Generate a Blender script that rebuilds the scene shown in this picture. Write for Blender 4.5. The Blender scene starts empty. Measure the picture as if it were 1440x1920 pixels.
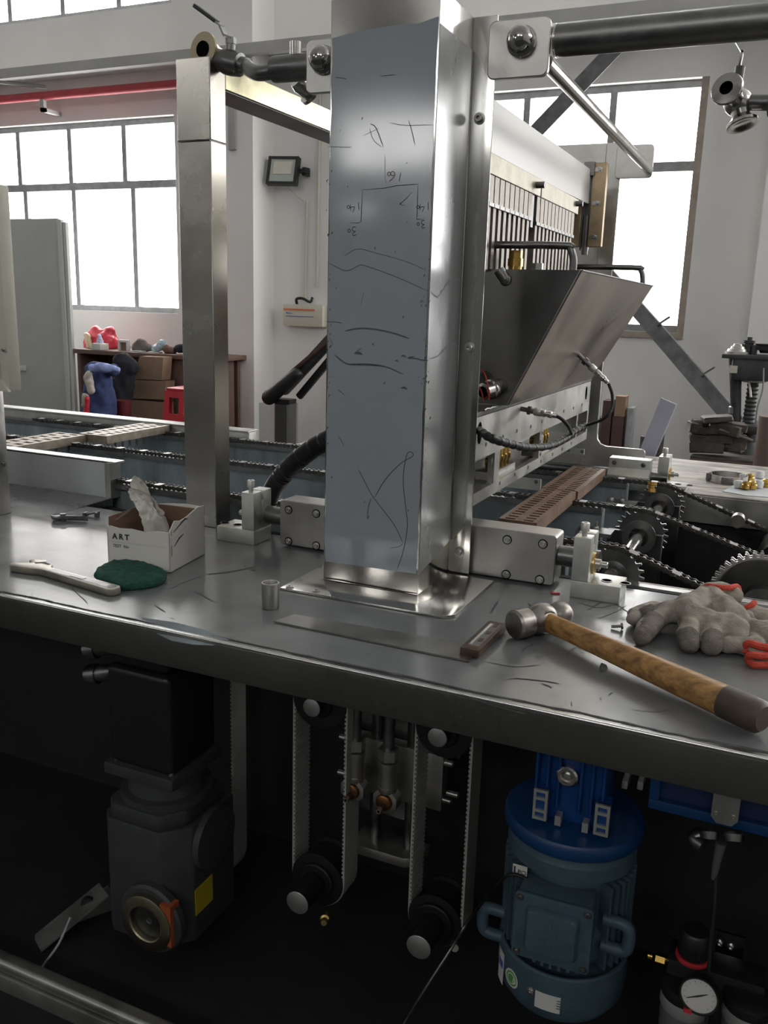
import bpy, bmesh, math, random
from mathutils import Vector, Matrix, noise
random.seed(7)
C = bpy.context.scene.collection
S = bpy.context.scene
PI = math.pi
V = Vector

# ------------------------------------------------------------------ camera
YAW, PITCH, ROLL, FPX = -0.41862825, -0.23112254, 0.0294917, 1654.78
CAM = V((0, 0, 1.30))
fw = V((math.sin(YAW)*math.cos(PITCH), math.cos(YAW)*math.cos(PITCH), math.sin(PITCH)))
r0 = V((math.cos(YAW), -math.sin(YAW), 0)); u0 = r0.cross(fw)
rt = math.cos(ROLL)*r0 + math.sin(ROLL)*u0
up = -math.sin(ROLL)*r0 + math.cos(ROLL)*u0
cd = bpy.data.cameras.new('camera'); cam = bpy.data.objects.new('camera', cd); C.objects.link(cam)
cd.sensor_fit = 'VERTICAL'; cd.sensor_height = 36; cd.lens = FPX/1920*36; cd.clip_start = .02; cd.clip_end = 200
cam.matrix_world = Matrix(((rt.x, up.x, -fw.x, CAM.x), (rt.y, up.y, -fw.y, CAM.y), (rt.z, up.z, -fw.z, CAM.z), (0, 0, 0, 1)))
S.camera = cam

def at(px, py, y=None, z=None, x=None):
    """real-world point that the photograph shows at a pixel, on the plane y=, z= or x="""
    d = fw + rt*((px-720)/FPX) - up*((py-960)/FPX)
    if y is not None: k = (y-CAM.y)/d.y
    elif z is not None: k = (z-CAM.z)/d.z
    else: k = (x-CAM.x)/d.x
    return CAM + d*k

# ------------------------------------------------------------------ light
S.view_settings.view_transform = 'Standard'; S.view_settings.look = 'None'
S.view_settings.exposure = 0.0; S.view_settings.gamma = 1.0
w = bpy.data.worlds.new('overcast_sky'); S.world = w; w.use_nodes = True
bg = w.node_tree.nodes['Background']; bg.inputs[0].default_value = (1, .985, .965, 1); bg.inputs[1].default_value = 9.0
S.cycles.max_bounces = 10; S.cycles.diffuse_bounces = 5; S.cycles.glossy_bounces = 5; S.cycles.transparent_max_bounces = 16
S.cycles.sample_clamp_indirect = 4; S.cycles.caustics_reflective = False; S.cycles.caustics_refractive = False

ROOM = dict(x0=-12, x1=4.6, y0=-5.5, y1=6.3, z1=5.4)
FRONT = [(-7.4, -6.0, 3.9, 4.9), (-4.15, -2.95, 2.50, 3.05), (-4.15, -3.65, 2.10, 2.24), (-3.35, -2.85, 2.10, 2.24), (-2.0, .0, 3.9, 4.9), (1.0, 3.0, 3.9, 4.9)]  # unseen openings: low ones inferred from reflections, high ones added and sized for fill
LOW = [(-7.17, -4.77), (-3.06, -.655), (1.05, 3.45), (-11.28, -8.88)]
RIGHT_ADDED = [(1.2, 3.2, 3.57, 5.0), (3.8, 5.8, 3.57, 5.0)]  # unseen right-wall windows added to brighten the back wall
def portal(name, x0, x1, z0, z1, y, face):
    l = bpy.data.lights.new(name, 'AREA'); l.shape = 'RECTANGLE'; l.size = x1-x0; l.size_y = z1-z0
    l.cycles.is_portal = True
    o = bpy.data.objects.new(name, l); C.objects.link(o); o.location = ((x0+x1)/2, y, (z0+z1)/2)
    o.rotation_euler = (-PI/2*face, 0, 0)
for a, b in LOW:
    portal('window_portal', a, b, 1.17, 2.75, 6.335, 1); portal('window_portal', a, b, 3.57, 5.0, 6.335, 1)

for a, b, c_, d_ in FRONT: portal('window_portal', a, b, c_, d_, -5.535, -1)

for a, b, c_, d_ in RIGHT_ADDED:
    portal('window_portal', a, b, c_, d_, 0, 1); o = S.collection.objects[-1]; o.location = (4.635, (a+b)/2, (c_+d_)/2); o.rotation_euler = (-PI/2, 0, -PI/2)

# ------------------------------------------------------------------ materials
def lin(c): return tuple(((v/255)/12.92 if v/255 <= .04045 else ((v/255+.055)/1.055)**2.4) for v in c)
MATS = {}
def mat(name, col, rough=.5, metal=0, var=0, scale=8, rvar=0, bump=0, bscale=60, col2=None, stretch=(1, 1, 1), coat=0, spec=.5, sub=None):
    m = bpy.data.materials.new(name); m.use_nodes = True; nt = m.node_tree; n = nt.nodes; L = nt.links
    p = n['Principled BSDF']; p.inputs['Base Color'].default_value = (*col, 1)
    p.inputs['Roughness'].default_value = rough; p.inputs['Metallic'].default_value = metal
    p.inputs['Specular IOR Level'].default_value = spec
    if coat: p.inputs['Coat Weight'].default_value = coat; p.inputs['Coat Roughness'].default_value = .12
    tc = n.new('ShaderNodeTexCoord'); mp = n.new('ShaderNodeMapping'); mp.inputs['Scale'].default_value = stretch
    L.new(tc.outputs['Object'], mp.inputs['Vector'])
    if var or rvar or col2:
        nz = n.new('ShaderNodeTexNoise'); nz.inputs['Scale'].default_value = scale; nz.inputs['Detail'].default_value = 5
        nz.inputs['Roughness'].default_value = .62; L.new(mp.outputs[0], nz.inputs['Vector'])
        if var or col2:
            cr = n.new('ShaderNodeValToRGB'); c2 = col2 or tuple(max(0, c*(1-var)) for c in col)
            c1 = col if col2 else tuple(min(1, c*(1+var)) for c in col)
            cr.color_ramp.elements[0].position = .35; cr.color_ramp.elements[1].position = .65
            cr.color_ramp.elements[0].color = (*c2, 1); cr.color_ramp.elements[1].color = (*c1, 1)
            L.new(nz.outputs['Fac'], cr.inputs['Fac']); L.new(cr.outputs['Color'], p.inputs['Base Color'])
        if rvar:
            mr = n.new('ShaderNodeMapRange'); mr.inputs['From Min'].default_value = .3; mr.inputs['From Max'].default_value = .7
            mr.inputs['To Min'].default_value = max(.02, rough-rvar); mr.inputs['To Max'].default_value = min(1, rough+rvar)
            L.new(nz.outputs['Fac'], mr.inputs['Value']); L.new(mr.outputs[0], p.inputs['Roughness'])
    if bump:
        nb = n.new('ShaderNodeTexNoise'); nb.inputs['Scale'].default_value = bscale; nb.inputs['Detail'].default_value = 4
        L.new(mp.outputs[0], nb.inputs['Vector']); b = n.new('ShaderNodeBump'); b.inputs['Strength'].default_value = bump
        b.inputs['Distance'].default_value = .004; L.new(nb.outputs['Fac'], b.inputs['Height']); L.new(b.outputs[0], p.inputs['Normal'])
    MATS[name] = m
    return m
M_wall = mat('wall_plaster', (.82, .81, .79), .9, var=.04, scale=1.2)
M_wallf = mat('front_wall_low_bounce', (.19, .195, .195), .9, var=.05, scale=1.2)  # unseen wall coloured dark to cut light bounced under the bench
M_wallgrey = mat('beam_paint', (.40, .40, .39), .8, var=.1, scale=3)
M_ceil = mat('ceiling_paint', (.70, .70, .69), .9)
M_floor = mat('floor_concrete', (.045, .047, .043), .6, var=.25, scale=2.5, rvar=.1)
M_frame = mat('window_steel', (.32, .33, .34), .6, var=.15, scale=20)  # grey lightened to put the window glare on the bars into the colour
M_brace = mat('brace_dark_paint', (.14, .14, .145), .6, .2, var=.3, scale=12)
M_sill = mat('window_frame_paint', (.36, .31, .26), .7, var=.15, scale=10)
M_steel = mat('stainless_steel', (.56, .55, .53), .24, 1, var=.18, scale=9, rvar=.1, stretch=(1, 1, .6))
M_pist = mat('tarnished_piston_steel', (.27, .25, .225), .5, .9, var=.25, scale=60, rvar=.08)
M_steelb = mat('stainless_brushed', (.50, .49, .47), .36, 1, var=.15, scale=14, rvar=.09)
M_mirror = mat('stainless_polished', (.60, .59, .56), .13, 1, var=.10, scale=7, rvar=.06, stretch=(1, 1, .4))
M_warm = mat('stainless_tarnished', (.54, .52, .47), .25, 1, var=.10, scale=6, rvar=.08)
M_dsteel = mat('dark_steel', (.20, .20, .20), .38, 1, var=.2, scale=25, rvar=.1)
M_chain = mat('oily_chain_steel', (.10, .098, .092), .38, 1, var=.35, scale=80, rvar=.12)
M_chrome = mat('dark_chrome', (.42, .41, .40), .10, 1)
M_tab = mat('chain_tab_steel', (.30, .29, .28), .4, 1, var=.2, scale=60)
M_block = mat('machined_steel', (.47, .46, .44), .42, 1, var=.1, scale=18, rvar=.08)
M_nickel = mat('plated_steel', (.60, .61, .57), .42, .8, var=.1, scale=30)
M_film = mat('blue_grey_protective_film', (.335, .372, .41), .10, 0, var=.04, scale=5, rvar=.03, spec=.9)
M_sidefilm = mat('clear_side_film', (.36, .37, .38), .24, .55, var=.12, scale=8, rvar=.1, stretch=(1, 1, .3))
M_benchfilm = mat('bench_film', (.150, .158, .160), .2, 0, var=.14, scale=7, rvar=.07, spec=.6)
M_tank = mat('tank_film', (.24, .28, .30), .35, .1, var=.3, scale=5, rvar=.1, stretch=(2, 1, .5))
M_whitefilm = mat('white_film', (.60, .63, .66), .35, 0, var=.05, scale=6)
M_mark = mat('marker_ink', (.035, .037, .042), .6)
M_graph = mat('scratch_grey', (.10, .105, .12), .5, .2)
M_black = mat('black_plastic', (.014, .014, .016), .42, var=.2, scale=30)
M_hole = mat('hole_shade', (.006, .006, .006), 1, spec=0)  # black faces paint the shade inside holes and recesses
M_rubber = mat('black_rubber', (.012, .012, .013), .6)
M_cavity = mat('interior_shade_dark', (.012, .012, .014), .7, var=.3, scale=4)  # near-black colour puts the under-bench shade into the panels
M_brass = mat('brass', (.62, .45, .18), .3, 1, var=.15, scale=40)
M_bronze = mat('bronze_guide', (.47, .36, .23), .45, .75, var=.3, scale=14, rvar=.1)
M_bar = mat('brown_mould_bar', (.20, .125, .085), .55, 0, var=.25, scale=40, bump=.2, bscale=200)
M_barl = mat('tan_mould_bar', (.34, .29, .23), .45, .3, var=.25, scale=40)
M_rail = mat('galvanised_rail', (.42, .42, .40), .4, .9, var=.2, scale=12, rvar=.12)
M_hop = mat('hopper_steel', (.36, .32, .28), .33, 1, var=.28, scale=5, rvar=.1, stretch=(1.5, 1, .5))
M_hopd = mat('dark_and_shaded_steel', (.10, .10, .10), .35, 1, var=.3, scale=5, rvar=.1)
M_lip = mat('lip_steel', (.25, .255, .24), .28, 1, var=.12, scale=4, rvar=.06)
M_edge = mat('polished_edge', (.75, .75, .73), .22, 1)
M_red = mat('red_paint', (.42, .05, .065), .5, var=.1)
M_redp = mat('red_plastic', (.55, .035, .05), .4)
M_redwire = mat('red_wire', (.5, .03, .02), .4)
M_card = mat('cardboard', (.30, .20, .14), .85, var=.1, scale=12)
M_wood = mat('desk_board', (.16, .095, .075), .6, var=.15, scale=6)
M_cab = mat('cabinet_grey_paint', (.50, .51, .50), .5, var=.03)
M_cabl = mat('cabinet_edge_paint', (.62, .63, .62), .5)
M_cream = mat('cream_enclosure_paint', (.62, .60, .52), .4, var=.04)
M_cover = mat('cream_plastic', (.62, .60, .50), .45)
M_lampgl = mat('lamp_glass', (.42, .47, .42), .18, spec=.7)
M_white = mat('white_plastic', (.75, .75, .75), .45)
M_paper = mat('white_paper', (.72, .70, .66), .75, var=.04)
M_blue = mat('blue_cloth', (.045, .065, .17), .9, var=.3, scale=12)
M_bluel = mat('light_blue_cloth', (.36, .44, .85), .8, var=.2, scale=20)
M_navy = mat('black_cloth', (.018, .02, .028), .9)
M_rag = mat('pale_rag', (.55, .50, .44), .9, var=.2, scale=30)
M_silk = mat('red_bag_film', (.62, .04, .07), .35, var=.25, scale=14)
M_scrap = mat('rusty_scrap_iron', (.10, .085, .075), .65, .4, var=.35, scale=14)
M_scrap2 = mat('dark_red_profile', (.085, .045, .04), .6, .2, var=.3, scale=10)
M_dpress = mat('drill_press_paint', (.05, .055, .055), .5, .2, var=.3, scale=20)
M_bench2 = mat('worn_far_bench', (.52, .49, .44), .5, .1, col2=(.17, .155, .14), scale=14, rvar=.15, stretch=(.7, 2, 1))
M_cloth = mat('grey_white_cotton', (.335, .305, .26), .95, var=.30, scale=22, bump=.5, bscale=420)
M_dirty = mat('dirty_cotton', (.15, .135, .115), .95, var=.3, scale=30, bump=.5, bscale=420)
M_redknit = mat('red_knit_cuff', (.55, .07, .045), .9, var=.15, scale=80, bump=.5, bscale=300)
M_green = mat('green_scouring_fibre', (.012, .085, .06), .95, var=.35, scale=90, bump=1, bscale=500)
M_bag = mat('crumpled_plastic', (.66, .64, .58), .25, var=.08, scale=20, spec=.6)
M_boxin = mat('brown_cardboard_inside', (.21, .13, .09), .9)
M_handle = mat('hickory_handle', (.52, .29, .10), .42, col2=(.20, .10, .035), scale=18, stretch=(.35, 6, 6), bump=.15, bscale=60)
M_grip = mat('grimy_handle_end', (.075, .055, .04), .5, var=.3, scale=30)
M_ham = mat('forged_hammer_steel', (.30, .28, .26), .38, 1, var=.25, scale=35, rvar=.12)
M_wrench = mat('chromed_wrench', (.34, .315, .275), .38, 1, var=.18, scale=30, rvar=.1)
M_rule = mat('steel_blade', (.24, .235, .22), .36, .9, var=.22, scale=20, rvar=.1)
M_stock = mat('rust_brown_stock', (.12, .08, .06), .5, .5, var=.35, scale=40)
M_gear = mat('grey_gearbox_casting', (.045, .048, .052), .55, .1, var=.15, scale=30)
M_servo = mat('black_servo_housing', (.012, .012, .013), .35)
M_mblue = mat('teal_motor_paint', (.056, .10, .13), .5, .05, var=.12, scale=30, bump=.15, bscale=150)
M_gblue = mat('bright_blue_paint', (.006, .055, .22), .42, .05, var=.12, scale=30)
M_gblued = mat('dark_blue_rim', (.006, .045, .15), .4)
M_label = mat('white_label', (.62, .62, .60), .6)
M_lgreen = mat('green_ink', (.10, .32, .08), .6)
M_yellow = mat('yellow_sticker', (.45, .34, .02), .6)
M_orange = mat('orange_paint', (.35, .08, .03), .6)
M_belt = mat('pale_timing_belt', (.38, .38, .35), .6, var=.06, scale=30)
M_ropeg = mat('ink_orange', (.75, .22, .10), .6)
M_inkb = mat('ink_blue', (.06, .10, .45), .6)
M_pul = mat('black_pulley', (.006, .006, .007), .55)
M_alu = mat('cast_aluminium', (.45, .45, .44), .45, .8, var=.12, scale=30)
M_gold = mat('gold_fitting', (.55, .36, .10), .25, 1, var=.2, scale=60)
# window glass: clear pane with a faint reflection
M_glass = bpy.data.materials.new('window_glass'); M_glass.use_nodes = True
nt = M_glass.node_tree; nt.nodes.clear(); o_ = nt.nodes.new('ShaderNodeOutputMaterial'); mx = nt.nodes.new('ShaderNodeMixShader')
tr = nt.nodes.new('ShaderNodeBsdfTransparent'); gl = nt.nodes.new('ShaderNodeBsdfGlossy'); gl.inputs['Roughness'].default_value = .05
mx.inputs[0].default_value = .06; nt.links.new(tr.outputs[0], mx.inputs[1]); nt.links.new(gl.outputs[0], mx.inputs[2]); nt.links.new(mx.outputs[0], o_.inputs[0])
M_clear = bpy.data.materials.new('clear_wrap_film'); M_clear.use_nodes = True
nt = M_clear.node_tree; nt.nodes.clear(); o_ = nt.nodes.new('ShaderNodeOutputMaterial'); mx = nt.nodes.new('ShaderNodeMixShader')
tr = nt.nodes.new('ShaderNodeBsdfTransparent'); tr.inputs[0].default_value = (.9, .9, .9, 1); gl = nt.nodes.new('ShaderNodeBsdfGlossy'); gl.inputs['Roughness'].default_value = .2
mx.inputs[0].default_value = .25; nt.links.new(tr.outputs[0], mx.inputs[1]); nt.links.new(gl.outputs[0], mx.inputs[2]); nt.links.new(mx.outputs[0], o_.inputs[0])

# ------------------------------------------------------------------ mesh helpers
def B(): return bmesh.new()
def box(bm, x0, x1, y0, y1, z0, z1):
    vs = [bm.verts.new((x, y, z)) for x in (x0, x1) for y in (y0, y1) for z in (z0, z1)]
    for f in ((0, 1, 3, 2), (4, 6, 7, 5), (0, 4, 5, 1), (2, 3, 7, 6), (0, 2, 6, 4), (1, 5, 7, 3)): bm.faces.new([vs[i] for i in f])
    return vs
def obox(bm, c, size, ax=None, ay=None):
    """oriented box: centre, size, local x axis, local y axis"""
    ax = V(ax or (1, 0, 0)).normalized(); ay = V(ay or (0, 1, 0)); ay = (ay - ax*ay.dot(ax)).normalized(); az = ax.cross(ay)
    vs = box(bm, -size[0]/2, size[0]/2, -size[1]/2, size[1]/2, -size[2]/2, size[2]/2)
    c = V(c)
    for v in vs: v.co = c + ax*v.co.x + ay*v.co.y + az*v.co.z
def frame_of(d):
    d = V(d).normalized(); a = V((0, 0, 1)) if abs(d.z) < .9 else V((1, 0, 0))
    x = d.cross(a).normalized(); return x, d.cross(x).normalized(), d
def rings(bm, rr, cap=True, closed=False):
    R = [[bm.verts.new(p) for p in r] for r in rr]; n = len(R[0])
    for i in range(len(R) if closed else len(R)-1):
        a, b = R[i], R[(i+1) % len(R)]
        for k in range(n): bm.faces.new((a[k], a[(k+1) % n], b[(k+1) % n], b[k]))
    if cap and not closed: bm.faces.new(R[0][::-1]); bm.faces.new(R[-1])
def cyl(bm, p0, p1, r, r2=None, seg=20, rot=0):
    p0, p1 = V(p0), V(p1); x, y, d = frame_of(p1-p0); r2 = r if r2 is None else r2
    rings(bm, [[p+(x*math.cos(2*PI*k/seg+rot)+y*math.sin(2*PI*k/seg+rot))*q for k in range(seg)] for p, q in ((p0, r), (p1, r2))])
def lathe(bm, prof, o, axis=(0, 0, 1), seg=24, closed=False):
    """profile of (radius, height along axis)"""
    o = V(o); x, y, d = frame_of(axis)
    rings(bm, [[o+d*h+(x*math.cos(2*PI*k/seg)+y*math.sin(2*PI*k/seg))*max(r, 1e-5) for k in range(seg)] for r, h in prof], cap=not closed, closed=closed)
def tube(bm, pts, r, seg=10, rf=None, smooth=0):
    pts = [V(p) for p in pts]
    if smooth: pts = spline(pts, smooth)
    t = (pts[1]-pts[0]).normalized(); x, y, _ = frame_of(t); rr = []
    for i, p in enumerate(pts):
        t2 = (pts[min(i+1, len(pts)-1)]-pts[max(i-1, 0)]).normalized()
        x = (x - t2*x.dot(t2)).normalized(); y = t2.cross(x)
        q = r if rf is None else rf(i/(len(pts)-1))
        rr.append([p+(x*math.cos(2*PI*k/seg)+y*math.sin(2*PI*k/seg))*q for k in range(seg)])
    rings(bm, rr)
def spline(pts, n):
    pts = [V(p) for p in pts]; P = [pts[0]*2-pts[1]] + pts + [pts[-1]*2-pts[-2]]; out = []
    for i in range(1, len(P)-2):
        a, b, c, d = P[i-1], P[i], P[i+1], P[i+2]
        for k in range(n):
            t = k/n
            out.append(.5*((2*b)+(c-a)*t+(2*a-5*b+4*c-d)*t*t+(3*b-a-3*c+d)*t**3))
    out.append(pts[-1]); return out
def prism(bm, poly, fn, d0, d1):
    """outline poly of (u,v) pushed from depth d0 to d1; fn(u,v,d) -> point"""
    a = [bm.verts.new(fn(u, v, d0)) for u, v in poly]; b = [bm.verts.new(fn(u, v, d1)) for u, v in poly]; n = len(poly)
    bm.faces.new(a[::-1]); bm.faces.new(b)
    for k in range(n): bm.faces.new((a[k], a[(k+1) % n], b[(k+1) % n], b[k]))
def rrect(u0, u1, v0, v1, r, n=5):
    o = []
    for cx, cy, a in ((u1-r, v0+r, -PI/2), (u1-r, v1-r, 0), (u0+r, v1-r, PI/2), (u0+r, v0+r, PI)):
        for k in range(n+1): t = a+PI/2*k/n; o.append((cx+r*math.cos(t), cy+r*math.sin(t)))
    return o
XZ = lambda y: (lambda u, v, d: V((u, y+d, v)))
XY = lambda z: (lambda u, v, d: V((u, v, z+d)))
YZ = lambda x: (lambda u, v, d: V((x+d, u, v)))
def ribbon(bm, pts, wd, nrm, lift=.0004):
    """thin drawn line on a surface"""
    nrm = V(nrm).normalized(); pts = [V(p)+nrm*lift for p in pts]; rows = []
    for i, p in enumerate(pts):
        t = (pts[min(i+1, len(pts)-1)]-pts[max(i-1, 0)]).normalized(); s = t.cross(nrm).normalized()
        w_ = wd*(.35 if i in (0, len(pts)-1) else 1)/2; rows.append((bm.verts.new(p+s*w_), bm.verts.new(p-s*w_)))
    for a, b in zip(rows, rows[1:]): bm.faces.new((a[0], a[1], b[1], b[0]))
def sphere(bm, c, r, seg=16, sc=(1, 1, 1)):
    m = bmesh.ops.create_uvsphere(bm, u_segments=seg, v_segments=max(6, seg//2), radius=r)
    for v in m['verts']: v.co = V(c) + V((v.co.x*sc[0], v.co.y*sc[1], v.co.z*sc[2]))
def bevel(bm, w, seg=2, ang=35):
    bm.normal_update(); bmesh.ops.recalc_face_normals(bm, faces=bm.faces[:])
    es = [e for e in bm.edges if len(e.link_faces) == 2 and e.calc_face_angle(0) > math.radians(ang)]
    bmesh.ops.bevel(bm, geom=es, offset=w, segments=seg, affect='EDGES', profile=.6)
    return bm
def bolt(bm, p, n, r, h=None, sock=True):
    """socket-head screw: washer, head with a recessed hexagon"""
    h = h or r*.7; p = V(p); n = V(n).normalized()
    lathe(bm, [(r*1.45, 0), (r*1.45, h*.18), (r*1.02, h*.2), (r, h*.9), (r*.9, h), (r*.5, h), (r*.45, h*.45)] if sock else
          [(r*1.4, 0), (r*1.4, h*.2), (r, h*.22), (r, h)], p, n, 14)
def hexnut(bm, p0, p1, r): cyl(bm, p0, p1, r, seg=6)

def mesh_obj(name, bm, m, smooth=True):
    bmesh.ops.recalc_face_normals(bm, faces=bm.faces[:])
    me = bpy.data.meshes.new(name); bm.to_mesh(me); bm.free(); me.materials.append(m)
    if smooth:
        me.shade_smooth(); me.set_sharp_from_angle(angle=math.radians(38))
    return bpy.data.objects.new(name, me)
def root_of(o):
    while o.parent: o = o.parent
    return o
def part(name, bm, m, parent, smooth=True, label=None, kind=None):
    o = mesh_obj(name, bm, m, smooth); C.objects.link(o); o.parent = parent
    o.data.transform(Matrix.Translation(-root_of(parent).location))
    if label: o['label'] = label
    if kind: o['kind'] = kind
    return o
def thing(name, label, cat, loc, group=None):
    o = bpy.data.objects.new(name, None); C.objects.link(o); o.location = V(loc); o.empty_display_size = .05
    o['label'] = label; o['category'] = cat
    if group: o['group'] = group
    return o
def solo(name, bm, m, label, cat, group=None, smooth=True):
    o = mesh_obj(name, bm, m, smooth); C.objects.link(o); base(o)
    o['label'] = label; o['category'] = cat
    if group: o['group'] = group
    return o
def base(o):
    vs = [v.co for v in o.data.vertices]
    c = V(((min(v.x for v in vs)+max(v.x for v in vs))/2, (min(v.y for v in vs)+max(v.y for v in vs))/2, min(v.z for v in vs)))
    o.data.transform(Matrix.Translation(-c)); o.location = c
def struct(name, bm, m, parent=None):
    if parent: return part(name, bm, m, parent, False)
    o = mesh_obj(name, bm, m, False); C.objects.link(o); o['kind'] = 'structure'; return o
def clone(o, name, parent, loc, rot=(0, 0, 0)):
    c = o.copy(); C.objects.link(c); c.parent = parent; c.location = loc; c.rotation_euler = rot; c.name = name; return c
def capsule(bm, a, b, ra, rb, seg=14):
    a, b = V(a), V(b); x, y, d = frame_of(b-a); L_ = (b-a).length; pr = []
    for k in range(5): t = PI/2*(k/4-1); pr.append((max(ra*math.cos(t), 1e-4), ra*math.sin(t)))
    for k in range(5): t = PI/2*k/4; pr.append((max(rb*math.cos(t), 1e-4), L_+rb*math.sin(t)))
    lathe(bm, pr, a, d, seg)
def blob(name, caps, m, parent=None, vox=.004, sm=4, wr=0, wscale=30, label=None, cat=None, group=None, flat=None, seed=0):
    """one continuous soft surface grown around tapered limbs, with optional wrinkles"""
    bm = B()
    for c in caps: capsule(bm, *c)
    o = mesh_obj(name, bm, m); C.objects.link(o)
    r = o.modifiers.new('r', 'REMESH'); r.mode = 'VOXEL'; r.voxel_size = vox
    s = o.modifiers.new('s', 'SMOOTH'); s.iterations = sm; s.factor = .5
    dg = bpy.context.evaluated_depsgraph_get(); me = bpy.data.meshes.new_from_object(o.evaluated_get(dg)); o.modifiers.clear()
    old = o.data; o.data = me; bpy.data.meshes.remove(old)
    if wr:
        ns = [v.normal.copy() for v in me.vertices]
        for v, nn in zip(me.vertices, ns):
            q = v.co*wscale + V((seed, seed*2, 0))
            v.co += nn*wr*(noise.noise(q)+.5*noise.noise(q*2.3)-.25*abs(noise.noise(q*1.4)))
    if flat is not None:
        for v in me.vertices: v.co.z = max(v.co.z, flat)
    me.shade_smooth()
    if parent:
        o.parent = parent; me.transform(Matrix.Translation(-root_of(parent).location))
    else: base(o)
    if label: o['label'] = label
    if cat: o['category'] = cat
    if group: o['group'] = group
    return o
def text(name, body, m, parent, size, pos, ax, ay, depth=.0003, label=None, bold=0):
    cu = bpy.data.curves.new(name, 'FONT'); cu.body = body; cu.size = size; cu.extrude = depth; cu.offset = bold
    t = bpy.data.objects.new('t', cu); C.objects.link(t)
    me = bpy.data.meshes.new_from_object(t.evaluated_get(bpy.context.evaluated_depsgraph_get())); bpy.data.objects.remove(t)
    ax = V(ax).normalized(); ay = V(ay); ay = (ay-ax*ay.dot(ax)).normalized(); az = ax.cross(ay); pos = V(pos)-root_of(parent).location
    me.transform(Matrix(((ax.x, ay.x, az.x, pos.x), (ax.y, ay.y, az.y, pos.y), (ax.z, ay.z, az.z, pos.z), (0, 0, 0, 1))))
    me.materials.clear(); me.materials.append(m); o = bpy.data.objects.new(name, me); C.objects.link(o); o.parent = parent
    return o

# ================================================================== ROOM
def wall_y(name, y0, y1, x0, x1, z0, z1, holes, m=None):
    xs = sorted({x0, x1, *[h[0] for h in holes], *[h[1] for h in holes]}); zs = sorted({z0, z1, *[h[2] for h in holes], *[h[3] for h in holes]})
    bm = B()
    for i in range(len(xs)-1):
        for j in range(len(zs)-1):
            cx, cz = (xs[i]+xs[i+1])/2, (zs[j]+zs[j+1])/2
            if any(h[0] < cx < h[1] and h[2] < cz < h[3] for h in holes): continue
            box(bm, xs[i], xs[i+1], y0, y1, zs[j], zs[j+1])
    return struct(name, bm, m or M_wall)
R_ = ROOM
holes = []
for a, b in LOW: holes += [(a, b, 1.17, 2.75), (a, b, 3.57, 5.0)]
wall_y('wall_back', 6.3, 6.54, R_['x0'], R_['x1'], 0, R_['z1'], holes)
wall_y('wall_front', -5.74, -5.5, R_['x0'], R_['x1'], 0, R_['z1'], FRONT, M_wallf)
bm = B(); box(bm, R_['x0']-.24, R_['x0'], -5.74, 6.54, 0, R_['z1']); struct('wall_left', bm, M_wall)
def wall_x(name, x0, x1, y0, y1, z0, z1, holes):
    ys = sorted({y0, y1, *[h[0] for h in holes], *[h[1] for h in holes]}); zs = sorted({z0, z1, *[h[2] for h in holes], *[h[3] for h in holes]})
    bm = B()
    for i in range(len(ys)-1):
        for j in range(len(zs)-1):
            cy, cz = (ys[i]+ys[i+1])/2, (zs[j]+zs[j+1])/2
            if not any(h[0] < cy < h[1] and h[2] < cz < h[3] for h in holes): box(bm, x0, x1, ys[i], ys[i+1], zs[j], zs[j+1])
    struct(name, bm, M_wall)
wall_x('wall_right', R_['x1'], R_['x1']+.24, -5.74, 6.54, 0, R_['z1'], RIGHT_ADDED)
bm = B(); box(bm, R_['x0']-.24, R_['x1']+.24, -5.74, 6.54, -.1, 0); struct('floor', bm, M_floor)
bm = B(); box(bm, R_['x0']-.24, R_['x1']+.24, -5.74, 6.54, R_['z1'], R_['z1']+.1); struct('ceiling', bm, M_ceil)
nwin = 0
def window(x0, x1, z0, z1, y, trans=None, mull=(), lowm=()):
    """steel window: frame, mullions and a separate pane in each opening"""
    global nwin; nwin += 1
    w_ = .045; d = .045
    bm = B()
    for a, b, c, e in ((x0, x0+w_, z0, z1), (x1-w_, x1, z0, z1), (x0+w_, x1-w_, z0, z0+w_), (x0+w_, x1-w_, z1-w_, z1)): box(bm, a, b, y, y+d, c, e)
    f = struct('window_%d' % nwin, bm, M_frame)
    def bar(a, b, c, e, n): q = B(); box(q, a, b, y+.002, y+d-.002, c, e); part(n, q, M_frame, f, False)
    rows = [(z0+w_, z1-w_, mull)]
    if trans:
        bar(x0+w_, x1-w_, trans-.03, trans+.03, 'transom'); rows = [(trans+.03, z1-w_, mull), (z0+w_, trans-.03, lowm)]
    for a, b, ms in rows:
        xs = [x0+w_, *sorted(ms), x1-w_]
        for m in ms: bar(m-.022, m+.022, a, b, 'mullion')
        for i in range(len(xs)-1):
            p0 = xs[i]+(.022 if i else 0); p1 = xs[i+1]-(.022 if i < len(xs)-2 else 0)
            q = B(); box(q, p0, p1, y+.02, y+.024, a, b); part('pane', q, M_glass, f, False)
    return f
for i, (a, b) in enumerate(LOW):
    mm = [a+.6+.02, a+1.2+.02, a+1.82] if i != 1 else [-2.45, -1.845, -1.255]
    lw = {0: [-6.5, -5.93, -5.27], 1: [-1.86]}.get(i, [a+1.2])
    window(a, b, 1.17, 2.75, 6.365, 2.232, mm, lw)
    window(a, b, 3.57, 5.0, 6.365, None, mm)
for a, b, c_, d_ in FRONT: window(a, b, c_, d_, -5.6, None, [(a+b)/2] if b-a > 1.3 else [])
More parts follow.
